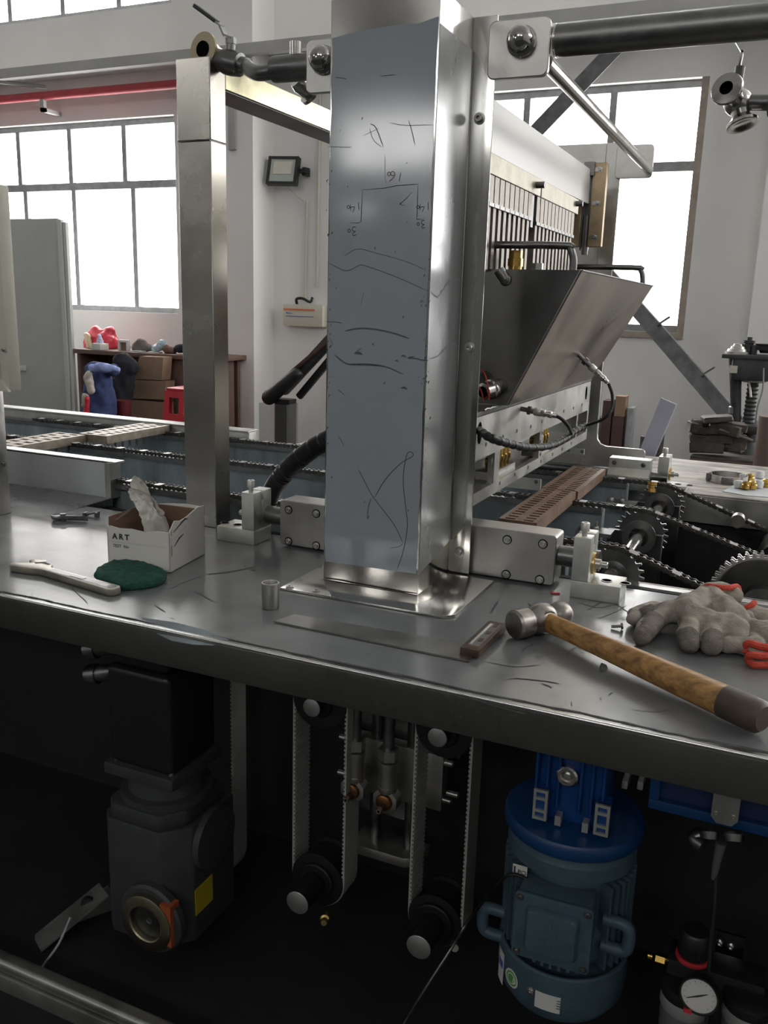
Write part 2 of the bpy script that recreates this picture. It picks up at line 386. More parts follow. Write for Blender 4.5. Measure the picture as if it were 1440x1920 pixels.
for a, b, c_, d_ in RIGHT_ADDED:
    n0 = len(bpy.data.objects); f = window(a, b, c_, d_, 0, None, [(a+b)/2])
    for o in [f]+list(f.children): o.data.transform(Matrix.Translation((4.67, 0, 0)) @ Matrix(((0, 1, 0, 0), (1, 0, 0, 0), (0, 0, 1, 0), (0, 0, 0, 1)))); o.data.flip_normals()
# painted reveals of the right-hand window, pilasters, ledge beam
bm = B(); box(bm, -3.06, -.655, 6.285, 6.36, 1.13, 1.17); box(bm, -.70, -.655, 6.30, 6.36, 1.17, 2.75); struct('trim_1', bm, M_sill)
for i, (a, b) in enumerate(((-4.32, -3.83), (-.245, .25), (-8.4, -7.92))):
    bm = B(); box(bm, a, b, 6.0, 6.3, 0, R_['z1']); struct('trim_%d' % (i+2), bm, M_wall)
bm = B(); box(bm, R_['x0'], R_['x1'], 5.93, 6.0, 3.035, 3.09); box(bm, R_['x0'], R_['x1'], 5.93, 6.3, 3.09, 3.11); struct('trim_5', bm, M_wallgrey)

# ------------------------------------------------------------------ on and near the back wall
t = thing('fire_pipe', 'red painted pipe running along the wall under the grey ledge', 'pipe', (-6, 6.12, 2.92))
bm = B(); cyl(bm, (-8.5, 6.12, 2.925), (-4.3, 6.12, 2.925), .034, seg=14); part('pipe_run', bm, M_red, t)
for x in (-5.98, -7.6):
    bm = B(); box(bm, x-.02, x+.02, 6.10, 6.3, 2.80, 2.83); box(bm, x-.02, x+.02, 6.10, 6.135, 2.80, 2.895); part('hanger', bm, M_wallgrey, t)
bm = B(); obox(bm, (-6.2, 6.05, 3.02), (.5, .03, .03), (1, .5, -.08)); solo('ledge_strut', bm, M_wallgrey, 'short grey strut lying under the wall ledge above the red pipe', 'strut')

a, b = at(429, 192, y=5.99), at(443, 281, y=5.99); bm = B(); box(bm, a.x, b.x, 5.975, 6.0, b.z, a.z); o = solo('wall_strip', bevel(bm, .003), M_wallgrey, 'short vertical grey strip fixed to the pilaster right of the square post', 'strip')
t = thing('floodlight', 'black framed LED floodlight mounted on the white wall', 'lamp', (-3.66, 6.28, 2.16))
c = V((-3.67, 6.17, 2.265)); ax, ay = V((1, .10, -.03)), V((-.06, .22, 1))
ax.normalize(); ay = (ay-ax*ay.dot(ax)).normalized(); az = ax.cross(ay)
fn = lambda u, v, d: c+ax*u+ay*v-az*d
bm = B()
for a, b, e, f in ((-.125, .125, .085, .105), (-.125, .125, -.105, -.085), (-.125, -.103, -.085, .085), (.103, .125, -.085, .085)):
    prism(bm, [(a, e), (b, e), (b, f), (a, f)], fn, -.02, .03)
prism(bm, [(-.103, -.085), (.103, -.085), (.103, .085), (-.103, .085)], fn, .012, .03)
part('housing', bm, M_black, t)
bm = B(); prism(bm, [(-.103, -.085), (.103, -.085), (.103, .085), (-.103, .085)], fn, -.012, -.007); part('lens', bm, M_lampgl, t)
bm = B(); prism(bm, [(-.075, -.03), (.075, -.03), (.075, .065), (-.075, .065)], fn, -.018, -.013); part('reflector', bm, M_cream, t)
bm = B(); obox(bm, c+V((.15, .05, .0)), (.06, .05, .03)); obox(bm, c+V((.15, .09, .0)), (.03, .07, .06)); part('bracket', bm, M_black, t)
bm = B(); tube(bm, [c+V((.02, .03, -.10)), (-3.62, 6.27, 2.11), (-3.55, 6.285, 2.06)], .004, 6, smooth=5); part('cable', bm, M_cover, t)
for x0, z0, z1, lab in ((-3.535, 1.33, 2.06, 'thin white conduit down the wall from the floodlight to the cream box'), (-3.43, 1.42, 3.05, 'thin white conduit down the wall, right of the floodlight')):
    bm = B(); cyl(bm, (x0, 6.288, z0), (x0+.01, 6.288, z1), .011, seg=8); solo('conduit', bm, M_cover, lab, 'conduit')
t = thing('junction_box', 'cream electric box with orange and blue stripes on the wall', 'box', (-3.5, 6.3, 1.1))
bm = B(); box(bm, -3.70, -3.34, 6.22, 6.3, 1.11, 1.28); part('case', bevel(bm, .012), M_cover, t)
bm = B(); box(bm, -3.69, -3.41, 6.2165, 6.222, 1.232, 1.246); part('orange_stripe', bm, M_ropeg, t)
bm = B(); box(bm, -3.67, -3.42, 6.2165, 6.222, 1.185, 1.189)
for k in range(4): box(bm, -3.665+k*.014, -3.656+k*.014, 6.2165, 6.222, 1.207, 1.217-.002*k)
part('blue_print', bm, M_inkb, t)
bm = B(); tube(bm, [(-3.60, 6.27, 1.28), (-3.585, 6.24, 1.32), (-3.53, 6.24, 1.325), (-3.47, 6.25, 1.30), (-3.46, 6.27, 1.335)], .011, 8, smooth=4); part('hose', bm, M_black, t)

# leaning black boom with shrink wrap
t = thing('lifting_boom', 'black folded lifting boom wrapped in clear film, leaning by the wall', 'boom', (-3.3, 5.5, 0))
M_boom = mat('boom_dark_grey', (.035, .036, .04), .4, var=.2, scale=10)
def stroke(nm, a, b, wd, th, m, Y):
    a, b = at(*a, y=Y), at(*b, y=Y); q = B(); obox(q, (a+b)/2, ((b-a).length, th, wd), b-a, (0, 1, 0)); return part(nm, bevel(q, min(wd, th)*.3), m, t)
stroke('main_arm', (530, 735), (650, 604), .075, .08, M_boom, 5.5)
stroke('lower_arm', (560, 745), (660, 625), .05, .05, M_black, 5.56)
stroke('strut_arm', (545, 700), (650, 610), .028, .04, M_scrap2, 5.45)
a, b = at(505, 745, y=5.42), at(556, 702, y=5.42)
q = B(); capsule(q, a, b, .055, .045, 16); part('rounded_foot', q, M_black, t)
q = B(); a = at(508, 750, y=5.45); box(q, a.x-.07, a.x+.16, 5.40, 5.56, 0, a.z-.02); part('wrapped_base', q, M_clear, t)
q = B(); a = at(530, 760, y=5.5); box(q, a.x-.03, a.x+.09, 5.44, 5.54, 0, a.z+.05); part('post', q, M_black, t)

# steel braces by the right-hand window
def brace(lab, a, b, Y0, Y1, wd, tabs=()):
    t = thing('steel_brace', lab, 'brace', at(*a, y=Y0))
    p0, p1 = at(*a, y=Y0), at(*b, y=Y1); q = B()
    obox(q, (p0+p1)/2, ((p1-p0).length, .012, wd), p1-p0, (0, 1, 0))
    n = (p1-p0).normalized().cross(V((0, 1, 0))); n = -n if n.z < 0 else n
    obox(q, (p0+p1)/2+V((0, .03, 0))+n*wd/2, ((p1-p0).length, .07, .01), p1-p0, (0, 1, 0))
    part('angle_bar', q, M_brace, t)
    for f in tabs:
        q = B(); c = p0.lerp(p1, f)+n*(wd/2+.035); obox(q, c, (.085, .05, .010), (1, 0, .75), (0, 1, 0)); part('tab', q, M_brace, t)
brace('steel angle brace leaning up to the right across the right window top', (930, 326), (1260, -20), 6.1, 6.1, .095)
brace('long steel brace with welded tabs slanting down to the right by the drill', (1090, 459), (1450, 875), 6.0, 4.9, .088, (.44, .665))

# drill press on a low bench with scrap iron
YD = 4.5
P = lambda px, py, y=YD: at(px, py, y=y)
t = thing('drill_bench', 'low wooden bench carrying the drill press and scrap iron', 'bench', (-.15, YD, 0))
z = P(1380, 845).z; zs = z
q = B(); box(q, P(1305, 845).x, .75, YD-.29, YD+.35, z-.04, z); part('bench_top', bevel(q, .005), M_scrap, t)
q = B(); box(q, P(1305, 845).x, .75, YD-.302, YD-.29, z-.035, z-.012); part('edge_strip', q, M_wood, t)
for x in (P(1312, 850).x, P(1398, 860).x, P(1437, 860).x):
    for y in (YD-.22, YD+.30): q = B(); box(q, x, x+.045, y, y+.045, 0, z-.04); part('leg', q, M_scrap, t)
a, b = P(1318, 900), P(1348, 862); q = B(); obox(q, (a+b)/2, ((b-a).length*1.6, .02, .03), b-a, (0, 1, 0)); part('diagonal_strut', q, M_wood, t)
t = thing('drill_press', 'small dark bench drill press beside the long slanted brace', 'drill press', P(1410, 845))
cx = P(1408, 760).x; hx = P(1372, 740).x
q = B(); box(q, P(1367, 800).x, P(1425, 800).x, YD-.12, YD+.14, P(0+1400, 796).z-.03, P(1400, 793).z); part('table', bevel(q, .006), M_dpress, t)
q = B(); lathe(q, [(.11, 0), (.10, .02), (.05, .05), (.045, P(1400, 808).z-zs)], (cx, YD, zs), (0, 0, 1), 18); part('base', q, M_dpress, t)
q = B(); zt, zb = P(1400, 715).z, P(1400, 796).z
lathe(q, [(.024, 0)]+[(.024+(.004 if k % 2 else 0), .004+k*(zt-zb-.008)/20) for k in range(21)]+[(.024, zt-zb)], (cx-.002, YD, zb), (0, 0, 1), 14); part('column', q, M_dpress, t)
q = B(); lathe(q, [(.05, 0), (.055, .005), (.055, .014), (.03, .018)], (cx, YD, P(1400, 716).z), (0, 0, 1), 20); part('collar', q, M_steelb, t)
q = B(); box(q, P(1372, 700).x, P(1445, 700).x, YD-.09, YD+.09, P(1400, 712).z, P(1400, 668).z); part('head', bevel(q, .015), M_dpress, t)
q = B(); box(q, P(1356, 668).x, P(1450, 668).x, YD-.10, YD+.11, P(1400, 672).z, P(1400, 664).z); part('top_plate', bevel(q, .003), M_dpress, t)
q = B(); cyl(q, P(1379, 800)+V((0, 0, .02)), P(1379, 672), .022, .03, 14); part('spindle', q, M_dpress, t)
q = B(); lathe(q, [(.02, 0), (.022, .03), (.014, .035), (.014, .05)], P(1374, 775), (0, 0, 1), 12); part('chuck', q, M_steelb, t)
q = B(); box(q, P(1369, 697).x, P(1384, 697).x, YD-.112, YD-.03, P(1380, 697).z, P(1380, 684).z); part('data_plate', q, M_cover, t)
q = B(); zz = P(1384, 664).z; lathe(q, [(.058, 0), (.058, .012), (.05, .013), (.045, .024), (.037, .025), (.033, .036), (.026, .037), (.022, .047), (.01, .05)], (P(1384, 660).x, YD, zz), (0, 0, 1), 20); part('step_pulley', q, M_steelb, t)
q = B(); lathe(q, [(.02, 0), (.02, .05), (.028, .052), (.028, .065), (.012, .066), (.012, .08)], (P(1403, 660).x, YD, zz), (0, 0, 1), 14); box(q, P(1410, 655).x, P(1420, 655).x, YD-.03, YD+.03, zz, zz+.045); part('belt_tensioner', q, M_dpress, t)
q = B(); lathe(q, [(.03, 0), (.035, .012), (.055, .014), (.06, .03), (.05, .032), (.055, .042)], (P(1438, 660).x, YD, zz+.01), (0, 0, 1), 18); part('motor_pulley', q, M_dpress, t)
q = B(); cyl(q, P(1405, 716, YD-.06), P(1408, 745, YD-.09), .005, seg=8); part('feed_lever', q, M_steelb, t)
q = B(); tube(q, [P(1432, 690, YD-.1), P(1430, 730, YD-.1), P(1420, 765, YD-.1), P(1416, 800, YD-.05)], .004, 6, smooth=4); part('cord', q, M_frame, t)
rs = random.Random(3)
spots = [(1325, 838, .16, .05), (1365, 836, .14, .05), (1318, 822, .12, .04), (1350, 822, .12, .05), (1378, 826, .10, .07), (1330, 806, .15, .035), (1352, 800, .10, .05), (1302, 800, .06, .05), (1368, 806, .11, .05), (1344, 785, .13, .03), (1312, 793, .08, .03), (1382, 800, .08, .04)]
names = ['flat at the left front', 'long under the right end', 'short on the lower left', 'thick in the middle', 'tall block by the drill', 'pale flat bar', 'lump behind the pale bar', 'upright by the white sheet', 'bent chunk upper right', 'topmost crooked strip', 'small left top piece', 'square block beside the drill base']
for (px, py, l, h), nm in zip(spots, names):
    q = B(); p = P(px, py, YD-.21+rs.uniform(-.02, .02)); a = rs.uniform(-.25, .25)
    obox(q, p, (l*.94, .07+rs.random()*.04, h*.9), (1, rs.uniform(-.3, .3), a*.6), (0, 1, 0)); bevel(q, .006)
    for v in q.verts: v.co += V((rs.uniform(-.004, .004), rs.uniform(-.004, .004), rs.uniform(-.004, .004)))
    solo('scrap_iron', q, M_scrap, 'rusty scrap iron, %s, in the heap on the drill bench' % nm, 'scrap metal', 'scrap iron heap')
q = B(); obox(q, P(1380, 815, YD-.26), (.15, .02, .006), (1, .1, -.28)); solo('file_bar', q, M_steelb, 'bright thin metal bar lying in front of the drill base', 'bar')
for (px0, px1, py, m, lab, pp) in ((1132, 1150, 750, M_scrap2, 'dark narrow profile standing leftmost behind the carriage plate', 0), (1153, 1175, 742, M_scrap2, 'tall dark red steel profile with a bare light end by the wall', 1), (1178, 1189, 764, M_frame, 'dull grey profile standing right of the red steel profile', 0), (1120, 1131, 782, M_scrap, 'black profile standing lowest by the polished column', 0)):
    a, b = at(px0, py, y=5.9), at(px1, py, y=5.9); t = thing('steel_profile', lab, 'profile', ((a.x+b.x)/2, 5.9, 0))
    q = B(); box(q, a.x, b.x, 5.88, 6.0, 0, a.z-(.13 if pp else 0)); part('section', bevel(q, .006), m, t)
    if pp: q = B(); box(q, a.x+.01, b.x, 5.88, 5.99, a.z-.13, a.z); part('bare_end', q, M_card, t)
for px, py, r_, lab in ((1212, 818, .035, 'short round steel bar standing left of the white strip'), (1236, 813, .032, 'dark round bar standing behind the white strip')):
    p = at(px, py, y=5.6); q = B(); cyl(q, (p.x, p.y, 0), p, r_, seg=16); solo('round_bar', q, M_dsteel if px < 1220 else M_scrap, lab, 'bar')
p = at(1440, 780, y=4.0); q = B(); cyl(q, (p.x+.02, 4.0, 0), (p.x+.02, 4.0, p.z), .055, seg=20); solo('brown_drum_tube', q, mat('brown_tube', (.20, .13, .11), .6), 'brown round tube standing at the right edge beside the drill bench', 'tube')
# leaning white strip, foot on the floor behind the far bench
a, b = at(1206, 868, y=2.83), at(1254, 752, y=2.80); d = (b-a).normalized(); a0 = a-d*(a.z-.002)/d.z
q = B(); obox(q, (a0+b)/2, ((b-a0).length, .004, .052), d, (.25, 1, 0)); o = solo('white_strip', q, mat('white_strip_film', (.60, .62, .78), .45), 'pale white sheet strip leaning up from behind the far bench', 'sheet')

# ------------------------------------------------------------------ left background
YL = 5.6
Q = lambda px, py, y=YL: at(px, py, y=y)
t = thing('partition_panel', 'tall grey metal partition panel standing in front of the left window', 'partition', (-5.65, 5.62, 0))
x0, x1 = Q(10, 410).x, Q(107, 410).x; zt = Q(60, 410).z
q = B(); box(q, x0-.35, x1, 5.6, 5.63, .0, zt); part('body', bevel(q, .004), M_cab, t)
q = B(); box(q, x1, x1+.045, 5.59, 5.63, .0, zt-.01); part('edge_post', bevel(q, .006), M_cabl, t)
q = B(); box(q, x1+.055, x1+.085, 5.60, 5.63, .0, zt-.03); box(q, x1+.045, x1+.055, 5.61, 5.63, .0, zt-.03); part('edge_channel', q, M_cabl, t)
q = B(); p = Q(41, 690); box(q, p.x-.07, p.x+.05, 5.57, 5.6, p.z-.02, p.z+.02); part('handle', bevel(q, .004), M_cabl, t)
t = thing('work_table', 'brown wooden side table under the left window', 'table', (-4.6, 5.8, 0))
zt = Q(240, 660).z
q = B(); box(q, Q(137, 660).x, -3.9, 5.6, 6.28, zt-.035, zt); part('table_top', bevel(q, .004), M_wood, t)
q = B(); box(q, Q(141, 660).x, -3.95, 5.95, 5.98, 0, zt-.035); box(q, Q(141, 660).x, Q(141, 660).x+.03, 5.62, 5.95, 0, zt-.035); part('back_board', q, M_wood, t)
q = B(); box(q, Q(312, 670).x, -3.95, 5.64, 5.9, 0, zt-.04); part('drawer_box', q, M_wood, t)
t = thing('carton', 'upper brown carton with sloping sides beneath the table edge', 'carton', (-4.55, 5.5, .6), 'cartons by the table')
fn = lambda u, v, d: at(u, v, y=5.48)+V((0, d, 0))
q = B(); prism(q, [(262, 668), (306, 670), (303, 713), (249, 710)], fn, 0, .11); part('body', q, M_card, t, False)
t = thing('carton', 'lower brown carton under the sloping carton, left of the red stool', 'carton', (-4.55, 5.5, 0), 'cartons by the table')
q = B(); prism(q, [(247, 712), (311, 715), (309, 749), (240, 747)], fn, 0, .11); part('upper_flap', q, M_card, t, False)
q = B(); p = fn(238, 748, 0); p2 = fn(308, 748, 0); box(q, p.x, p2.x, 5.48, 5.59, 0, p.z-.003); part('body', q, M_card, t, False)
# stool
t = thing('red_stool', 'red plastic stool with a square hole in its side', 'stool', (-4.2, 5.3, 0))
p = at(313, 727, y=5.1); z1 = p.z; xs = (at(309, 727, y=5.1).x, at(309, 727, y=5.1).x+.30)
q = B(); prism(q, rrect(xs[0], xs[1], 5.1, 5.4, .03), XY(z1-.02), 0, .02); part('seat', bevel(q, .006), M_redp, t)
for (xa, xb, ya, yb, fx, fy) in ((0, .30, 0, .012, 0, -1), (0, .30, .288, .30, 0, 1)):
    q = B()
    for seg in ((0, .04, -.0, z1-.02), (.125, .165, 0, z1-.02), (.25, .30, 0, z1-.02), (.04, .125, z1-.065, z1-.02), (.04, .125, z1-.27, z1-.18), (.165, .25, z1-.065, z1-.02), (.165, .25, z1-.27, z1-.18)):
        vs = box(q, xs[0]+seg[0], xs[0]+seg[1], 5.1+ya, 5.1+yb, seg[2], seg[3])
        for v in vs: v.co.y += fy*(z1-v.co.z)*.1; v.co.x += ((v.co.x-xs[0]-.15)*.25)*(z1-v.co.z)
    part('side_panel', q, M_redp, t)
for fx in (0, 1):
    q = B()
    for sg in ((0, .075), (.225, .30)):
        vs = box(q, xs[0]+.29*fx, xs[0]+.01+.29*fx, 5.1+sg[0], 5.1+sg[1], 0, z1-.02)
        for v in vs: v.co.x += (-1, 1)[fx]*(z1-v.co.z)*.04
    part('leg', q, M_redp, t)
# clothes
blob('blue_coat', [(Q(180, 700, 5.0), Q(178, 775, 5.0), .085, .10), (Q(195, 694, 5.0), Q(213, 694, 5.0), .055, .05), (Q(192, 700, 5.02), Q(192, 780, 5.02), .07, .10), (Q(180, 775, 5.0), V((Q(180, 775, 5.0).x, 5.0, .12)), .10, .12)], M_blue, None, .014, 3, .02, 9, 'blue work coat hanging beside the cartons', 'coat')
blob('light_blue_scarf', [(Q(172, 690, 4.88), Q(195, 688, 4.88), .028, .036), (Q(195, 688, 4.88), Q(220, 693, 4.88), .036, .022)], M_bluel, None, .009, 2, .012, 14, 'light blue cloth lying over the top of the blue coat', 'cloth')
blob('black_jacket', [(Q(228, 675, 5.36), Q(245, 690, 5.36), .06, .06), (Q(235, 690, 5.36), Q(232, 740, 5.36), .085, .07), (Q(218, 720, 5.30), Q(222, 745, 5.30), .05, .05)], M_navy, None, .014, 3, .02, 9, 'black jacket hanging between the blue coat and cartons', 'jacket')
blob('white_rag', [(Q(166, 704, 4.86), Q(168, 716, 4.86), .030, .034), (Q(167, 716, 4.86), Q(171, 732, 4.86), .026, .022), (Q(160, 742, 4.86), Q(158, 760, 4.86), .02, .02)], M_rag, None, .009, 2, .014, 16, 'pale rag hung on the left side of the blue coat', 'cloth')
blob('red_cloth', [(Q(164, 748, 4.84), Q(162, 775, 4.84), .02, .022), (Q(162, 775, 4.84), V((Q(162, 775, 4.84).x, 4.84, .035)), .022, .03)], M_redp, None, .009, 2, .01, 14, 'red cloth hanging below the pale rag', 'cloth')
q = B(); p = at(230, 750, y=5.2); cyl(q, (p.x, 5.2, 0), (p.x, 5.2, p.z), .05, .06, 20); solo('dark_red_bin', q, mat('dark_red_plastic', (.13, .015, .02), .5), 'dark red bin standing between blue coat and cartons', 'bin')
# on the table
zt += .001
t = None
blob('red_bag', [(Q(178, 643, 5.85), Q(200, 643, 5.85), .10, .11), (Q(172, 640, 5.85), Q(182, 625, 5.85), .06, .05), (Q(198, 640, 5.85), Q(206, 622, 5.85), .09, .05)], M_silk, None, .012, 3, .02, 9, 'crumpled red plastic bag on the left end of the table', 'bag', flat=zt)
blob('gold_pouch', [(Q(170, 650, 5.75), Q(163, 628, 5.75), .035, .025), (Q(174, 656, 5.75), Q(166, 640, 5.75), .035, .03)], mat('gold_foil', (.62, .52, .34), .4, .3), None, .008, 3, .008, 20, 'gold and white pouch leaning against the red bag', 'pouch', flat=zt)
t = thing('tissue_pack', 'small white tissue box with a tissue sticking up before the red bag', 'tissue box', (Q(188, 655, 5.65).x, 5.65, zt))
p = Q(188, 656, 5.65); q = B(); box(q, p.x-.045, p.x+.045, 5.60, 5.70, zt, zt+.05); part('box', bevel(q, .003), M_paper, t)
blobt = blob('tissue', [(V((p.x, 5.65, zt+.05)), V((p.x-.005, 5.65, zt+.11)), .03, .016)], mat('tissue_paper', (.62, .64, .85), .8), t, .006, 2, .008, 30)
t = thing('paper_stand', 'small white paper frame standing on the table', 'paper frame', (Q(232, 656, 5.7).x, 5.7, zt))
p = Q(232, 656, 5.7); q = B()
for a, b, c_, d in ((-.05, .05, .065, .085), (-.05, -.035, 0, .065), (.033, .05, 0, .065)): box(q, p.x+a, p.x+b, 5.69, 5.72, zt+c_, zt+d)
part('frame', bevel(q, .002), M_white, t)
q = B(); box(q, p.x-.035, p.x+.033, 5.71, 5.715, zt, zt+.065); part('picture', q, M_card, t)
blob('grey_lump_cloth', [(Q(258, 652, 5.75), Q(278, 654, 5.75), .05, .04), (Q(264, 645, 5.75), Q(268, 650, 5.75), .04, .04)], mat('grey_cloth', (.16, .15, .14), .9), None, .009, 3, .016, 14, 'dark grey cloth heap on the table behind the paper', 'cloth', flat=zt)
blob('blue_white_packet', [(Q(292, 655, 5.7), Q(304, 645, 5.7), .035, .04)], mat('packet_film', (.45, .58, .66), .35, var=.4, scale=20), None, .008, 3, .012, 18, 'crumpled blue and white packet on the table', 'packet', flat=zt)
blob('brown_glove_heap', [(Q(312, 656, 5.7), Q(325, 657, 5.7), .035, .03)], mat('brown_cloth', (.20, .12, .10), .9), None, .008, 3, .012, 18, 'brown cloth scrap right of the blue and white packet', 'cloth', flat=zt)
blob('dark_tool_pouch', [(Q(333, 654, 5.7), Q(345, 654, 5.7), .035, .035)], M_navy, None, .009, 3, .01, 18, 'dark pouch at the right end of the table beside the post', 'pouch', flat=zt)
for k, (px, py, rz) in enumerate(((283, 661, .2), (252, 661, -.2))):
    q = B(); p = Q(px, py, 5.63); obox(q, (p.x, 5.68, zt+.004+.001*k), (.10, .07, .006), (1, rz, 0)); solo('paper_sheet', q, M_paper, ('white paper scrap lying in front of the blue and white packet', 'white paper scrap lying in front of the dark grey cloth')[k], 'paper')

# ================================================================== MACHINE FRAME
F = thing('machine_frame', 'long stainless machine frame with a grey film-covered bench top and dark open base', 'machine', (-.8, 1.2, 0))
XL, XR = -3.2, .75
YF = .895
ZB = .87
q = B(); box(q, XL, XR, YF+.004, 1.395, .852, .8685); box(q, XL, -1.312, 1.395, 1.482, .852, .8685)
part('bench_top', q, M_lip, F)
# film on the bench top, its front edge cut ragged
rs = random.Random(5)
q = B(); fr = []; n = 260
for i in range(n+1):
    x = XL+(XR-XL)*i/n
    tear = .012+.004*noise.noise(V((x*9, 0, 0)))+.0025*noise.noise(V((x*60, 3, 0)))
    fr.append((x, YF+tear))
poly = fr+[(XR, 1.39), (-1.309, 1.39), (-1.309, 1.478), (XL, 1.478)]
prism(q, poly, XY(ZB-.0015), 0, .0015)
part('protective_film', q, M_benchfilm, F, False)
q = B()
for i in range(n):
    if rs.random() < .62:
        x, y = fr[i]; x2, y2 = fr[i+1]; ribbon(q, [(x, y, ZB), (x2, y2, ZB)], rs.uniform(.001, .0035), (0, 0, 1), .0003)
part('torn_film_edge', q, M_mark, F, False)
q = B()
pts = [(-.765, .912), (-.735, .896), (-.70, .892), (-.665, .889), (-.635, .894), (-.618, .906), (-.66, .914), (-.71, .913)]
tp = [q.verts.new((x, y, ZB+.002+(.0 if y > .9 else -.012)+.003*math.sin(i*2.1))) for i, (x, y) in enumerate(pts)]
bt = [q.verts.new(v.co-V((0, 0, .0008))) for v in tp]; q.faces.new(tp); q.faces.new(bt[::-1])
for i in range(len(tp)): q.faces.new((tp[i], tp[(i+1) % len(tp)], bt[(i+1) % len(tp)], bt[i]))
part('peeled_flap', q, M_tank, F)
q = B(); box(q, XL, XR, YF, YF+.012, .817, .8655); part('front_lip', bevel(q, .002), M_lip, F)
q = B(); cyl(q, (XL, YF+.0022, .8668), (XR, YF+.0022, .8668), .0026, seg=12); part('polished_edge', q, M_edge, F)
q = B(); box(q, XL, XR, YF+.012, YF+.055, .817, .82); part('lip_return', q, M_dsteel, F)
# base
q = B(); box(q, XL, XR, YF-.005, YF+.022, .20, .222); part('lower_rail', bevel(q, .009, 3), M_rail, F)
q = B(); box(q, XL, XR, YF-.008, YF+.022, .168, .198); part('lower_sill', bevel(q, .003), M_rail, F)
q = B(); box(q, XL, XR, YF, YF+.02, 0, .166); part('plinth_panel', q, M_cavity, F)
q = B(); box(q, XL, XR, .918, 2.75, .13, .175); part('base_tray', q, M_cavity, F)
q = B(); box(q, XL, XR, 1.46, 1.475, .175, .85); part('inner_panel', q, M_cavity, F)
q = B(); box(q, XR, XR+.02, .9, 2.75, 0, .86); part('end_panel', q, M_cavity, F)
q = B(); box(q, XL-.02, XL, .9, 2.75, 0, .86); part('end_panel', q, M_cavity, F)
# step behind the bench on the right, far bench
q = B(); box(q, -.29, XR, 1.395, 1.515, .836, .846); box(q, -.29, XR, 1.507, 1.517, .70, .846); part('rear_step', bevel(q, .002), M_steelb, F)
q = B(); box(q, -1.36, XR, 2.25, 2.78, .852, ZB); part('far_bench_top', bevel(q, .002), M_bench2, F)
q = B(); box(q, -1.36, XR, 2.244, 2.252, .80, .866); part('far_lip', q, M_rail, F)
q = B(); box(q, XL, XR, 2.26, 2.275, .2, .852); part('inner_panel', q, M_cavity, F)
# three chain rails with blue-grey film on their faces, troughs between
for i, y in enumerate((1.505, 1.83, 2.14)):
    q = B(); box(q, XL, -.315, y+.004, y+.034, .70, .895); part('chain_rail', bevel(q, .0015), M_tank, F)
    q = B(); box(q, XL, -.315, y-.012, y+.012, .888, .899); part('wear_strip', q, M_dsteel, F)
q = B(); box(q, XL, -.33, 1.52, 2.25, .69, .70); part('trough_floor', q, M_tank, F)
q = B(); box(q, XL, -1.40, 2.165, 2.205, .80, .928); box(q, XL, -1.40, 2.16, 2.215, .924, .93); part('guard_rail', bevel(q, .0015), M_rail, F)
# white film panel with corner cap on the left
q = B(); box(q, XL, -1.325, 1.482, 1.49, .868, .948); part('side_panel', q, M_whitefilm, F)
q = B(); box(q, XL, -1.30, 1.482, 1.512, .946, .95); part('panel_top_flange', q, M_steelb, F)
q = B(); box(q, -1.327, -1.312, 1.478, 1.512, .868, .946); part('panel_corner_post', q, M_steelb, F)
# scratches and dirt on the film of the bench
def flat_line(pts, wd, m, nm, jit=.0008):
    q = B(); rr = random.Random(len(pts)*7+int(pts[0][0]))
    P_ = spline([at(*p, z=ZB) for p in pts], 4)
    P_ = [p+V((rr.uniform(-jit, jit), rr.uniform(-jit, jit), 0)) for p in P_]
    ribbon(q, P_, wd, (0, 0, 1), .0005); part(nm, q, m, F, False)
flat_line([(90, 968), (130, 957), (180, 943), (216, 932)], .005, M_mark, 'film_seam')
for pts, wd in (([(345, 1038), (370, 1032), (390, 1030)], .003), ([(385, 1077), (420, 1074), (445, 1070), (478, 1063)], .004), ([(318, 1105), (345, 1092), (385, 1077)], .0014),
                ([(365, 1110), (382, 1118), (398, 1128)], .003), ([(455, 1060), (470, 1068), (480, 1070)], .0025), ([(424, 1038), (444, 1040)], .0015), ([(905, 1240), (960, 1250), (1010, 1248)], .0015),
                ([(960, 1272), (1000, 1275), (1050, 1282)], .0025), ([(1015, 1282), (1035, 1290)], .0025), ([(1110, 1225), (1080, 1215), (1060, 1230)], .0012), ([(1180, 1330), (1230, 1335), (1265, 1330)], .001),
                ([(1085, 1130), (1120, 1140), (1155, 1135), (1180, 1150)], .0016), ([(1100, 1145), (1135, 1128), (1170, 1140)], .0014), ([(1120, 1160), (1150, 1150), (1175, 1135)], .0012), ([(0, 1066), (12, 1063)], .002),
                ([(920, 1150), (925, 1140), (935, 1128)], .0025), ([(990, 1130), (998, 1140), (1005, 1128)], .002), ([(975, 1225), (985, 1215), (1010, 1205)], .0012), ([(130, 1100), (150, 1118), (165, 1132)], .0012), ([(290, 1135), (310, 1148)], .002), ([(860, 1300), (920, 1322), (990, 1340)], .001)):
    flat_line(pts, wd, M_mark, 'film_scratch')

q = B(); rs = random.Random(31)
for k in range(220):
    p = at(rs.uniform(0, 1440), rs.uniform(1000, 1340), z=ZB)
    if not (YF+.02 < p.y < 1.36) or (-.68 < p.x < -.37 and p.y > 1.10): continue
    s = rs.uniform(.0005, .0018); d = V((rs.uniform(-1, 1), rs.uniform(-1, 1), 0)).normalized()*s*rs.uniform(1, 4)
    ribbon(q, [p-d, p+V((rs.uniform(-s, s), rs.uniform(-s, s), 0)), p+d], s, (0, 0, 1), .0004)
part('film_specks', q, M_mark, F, False, kind='stuff')

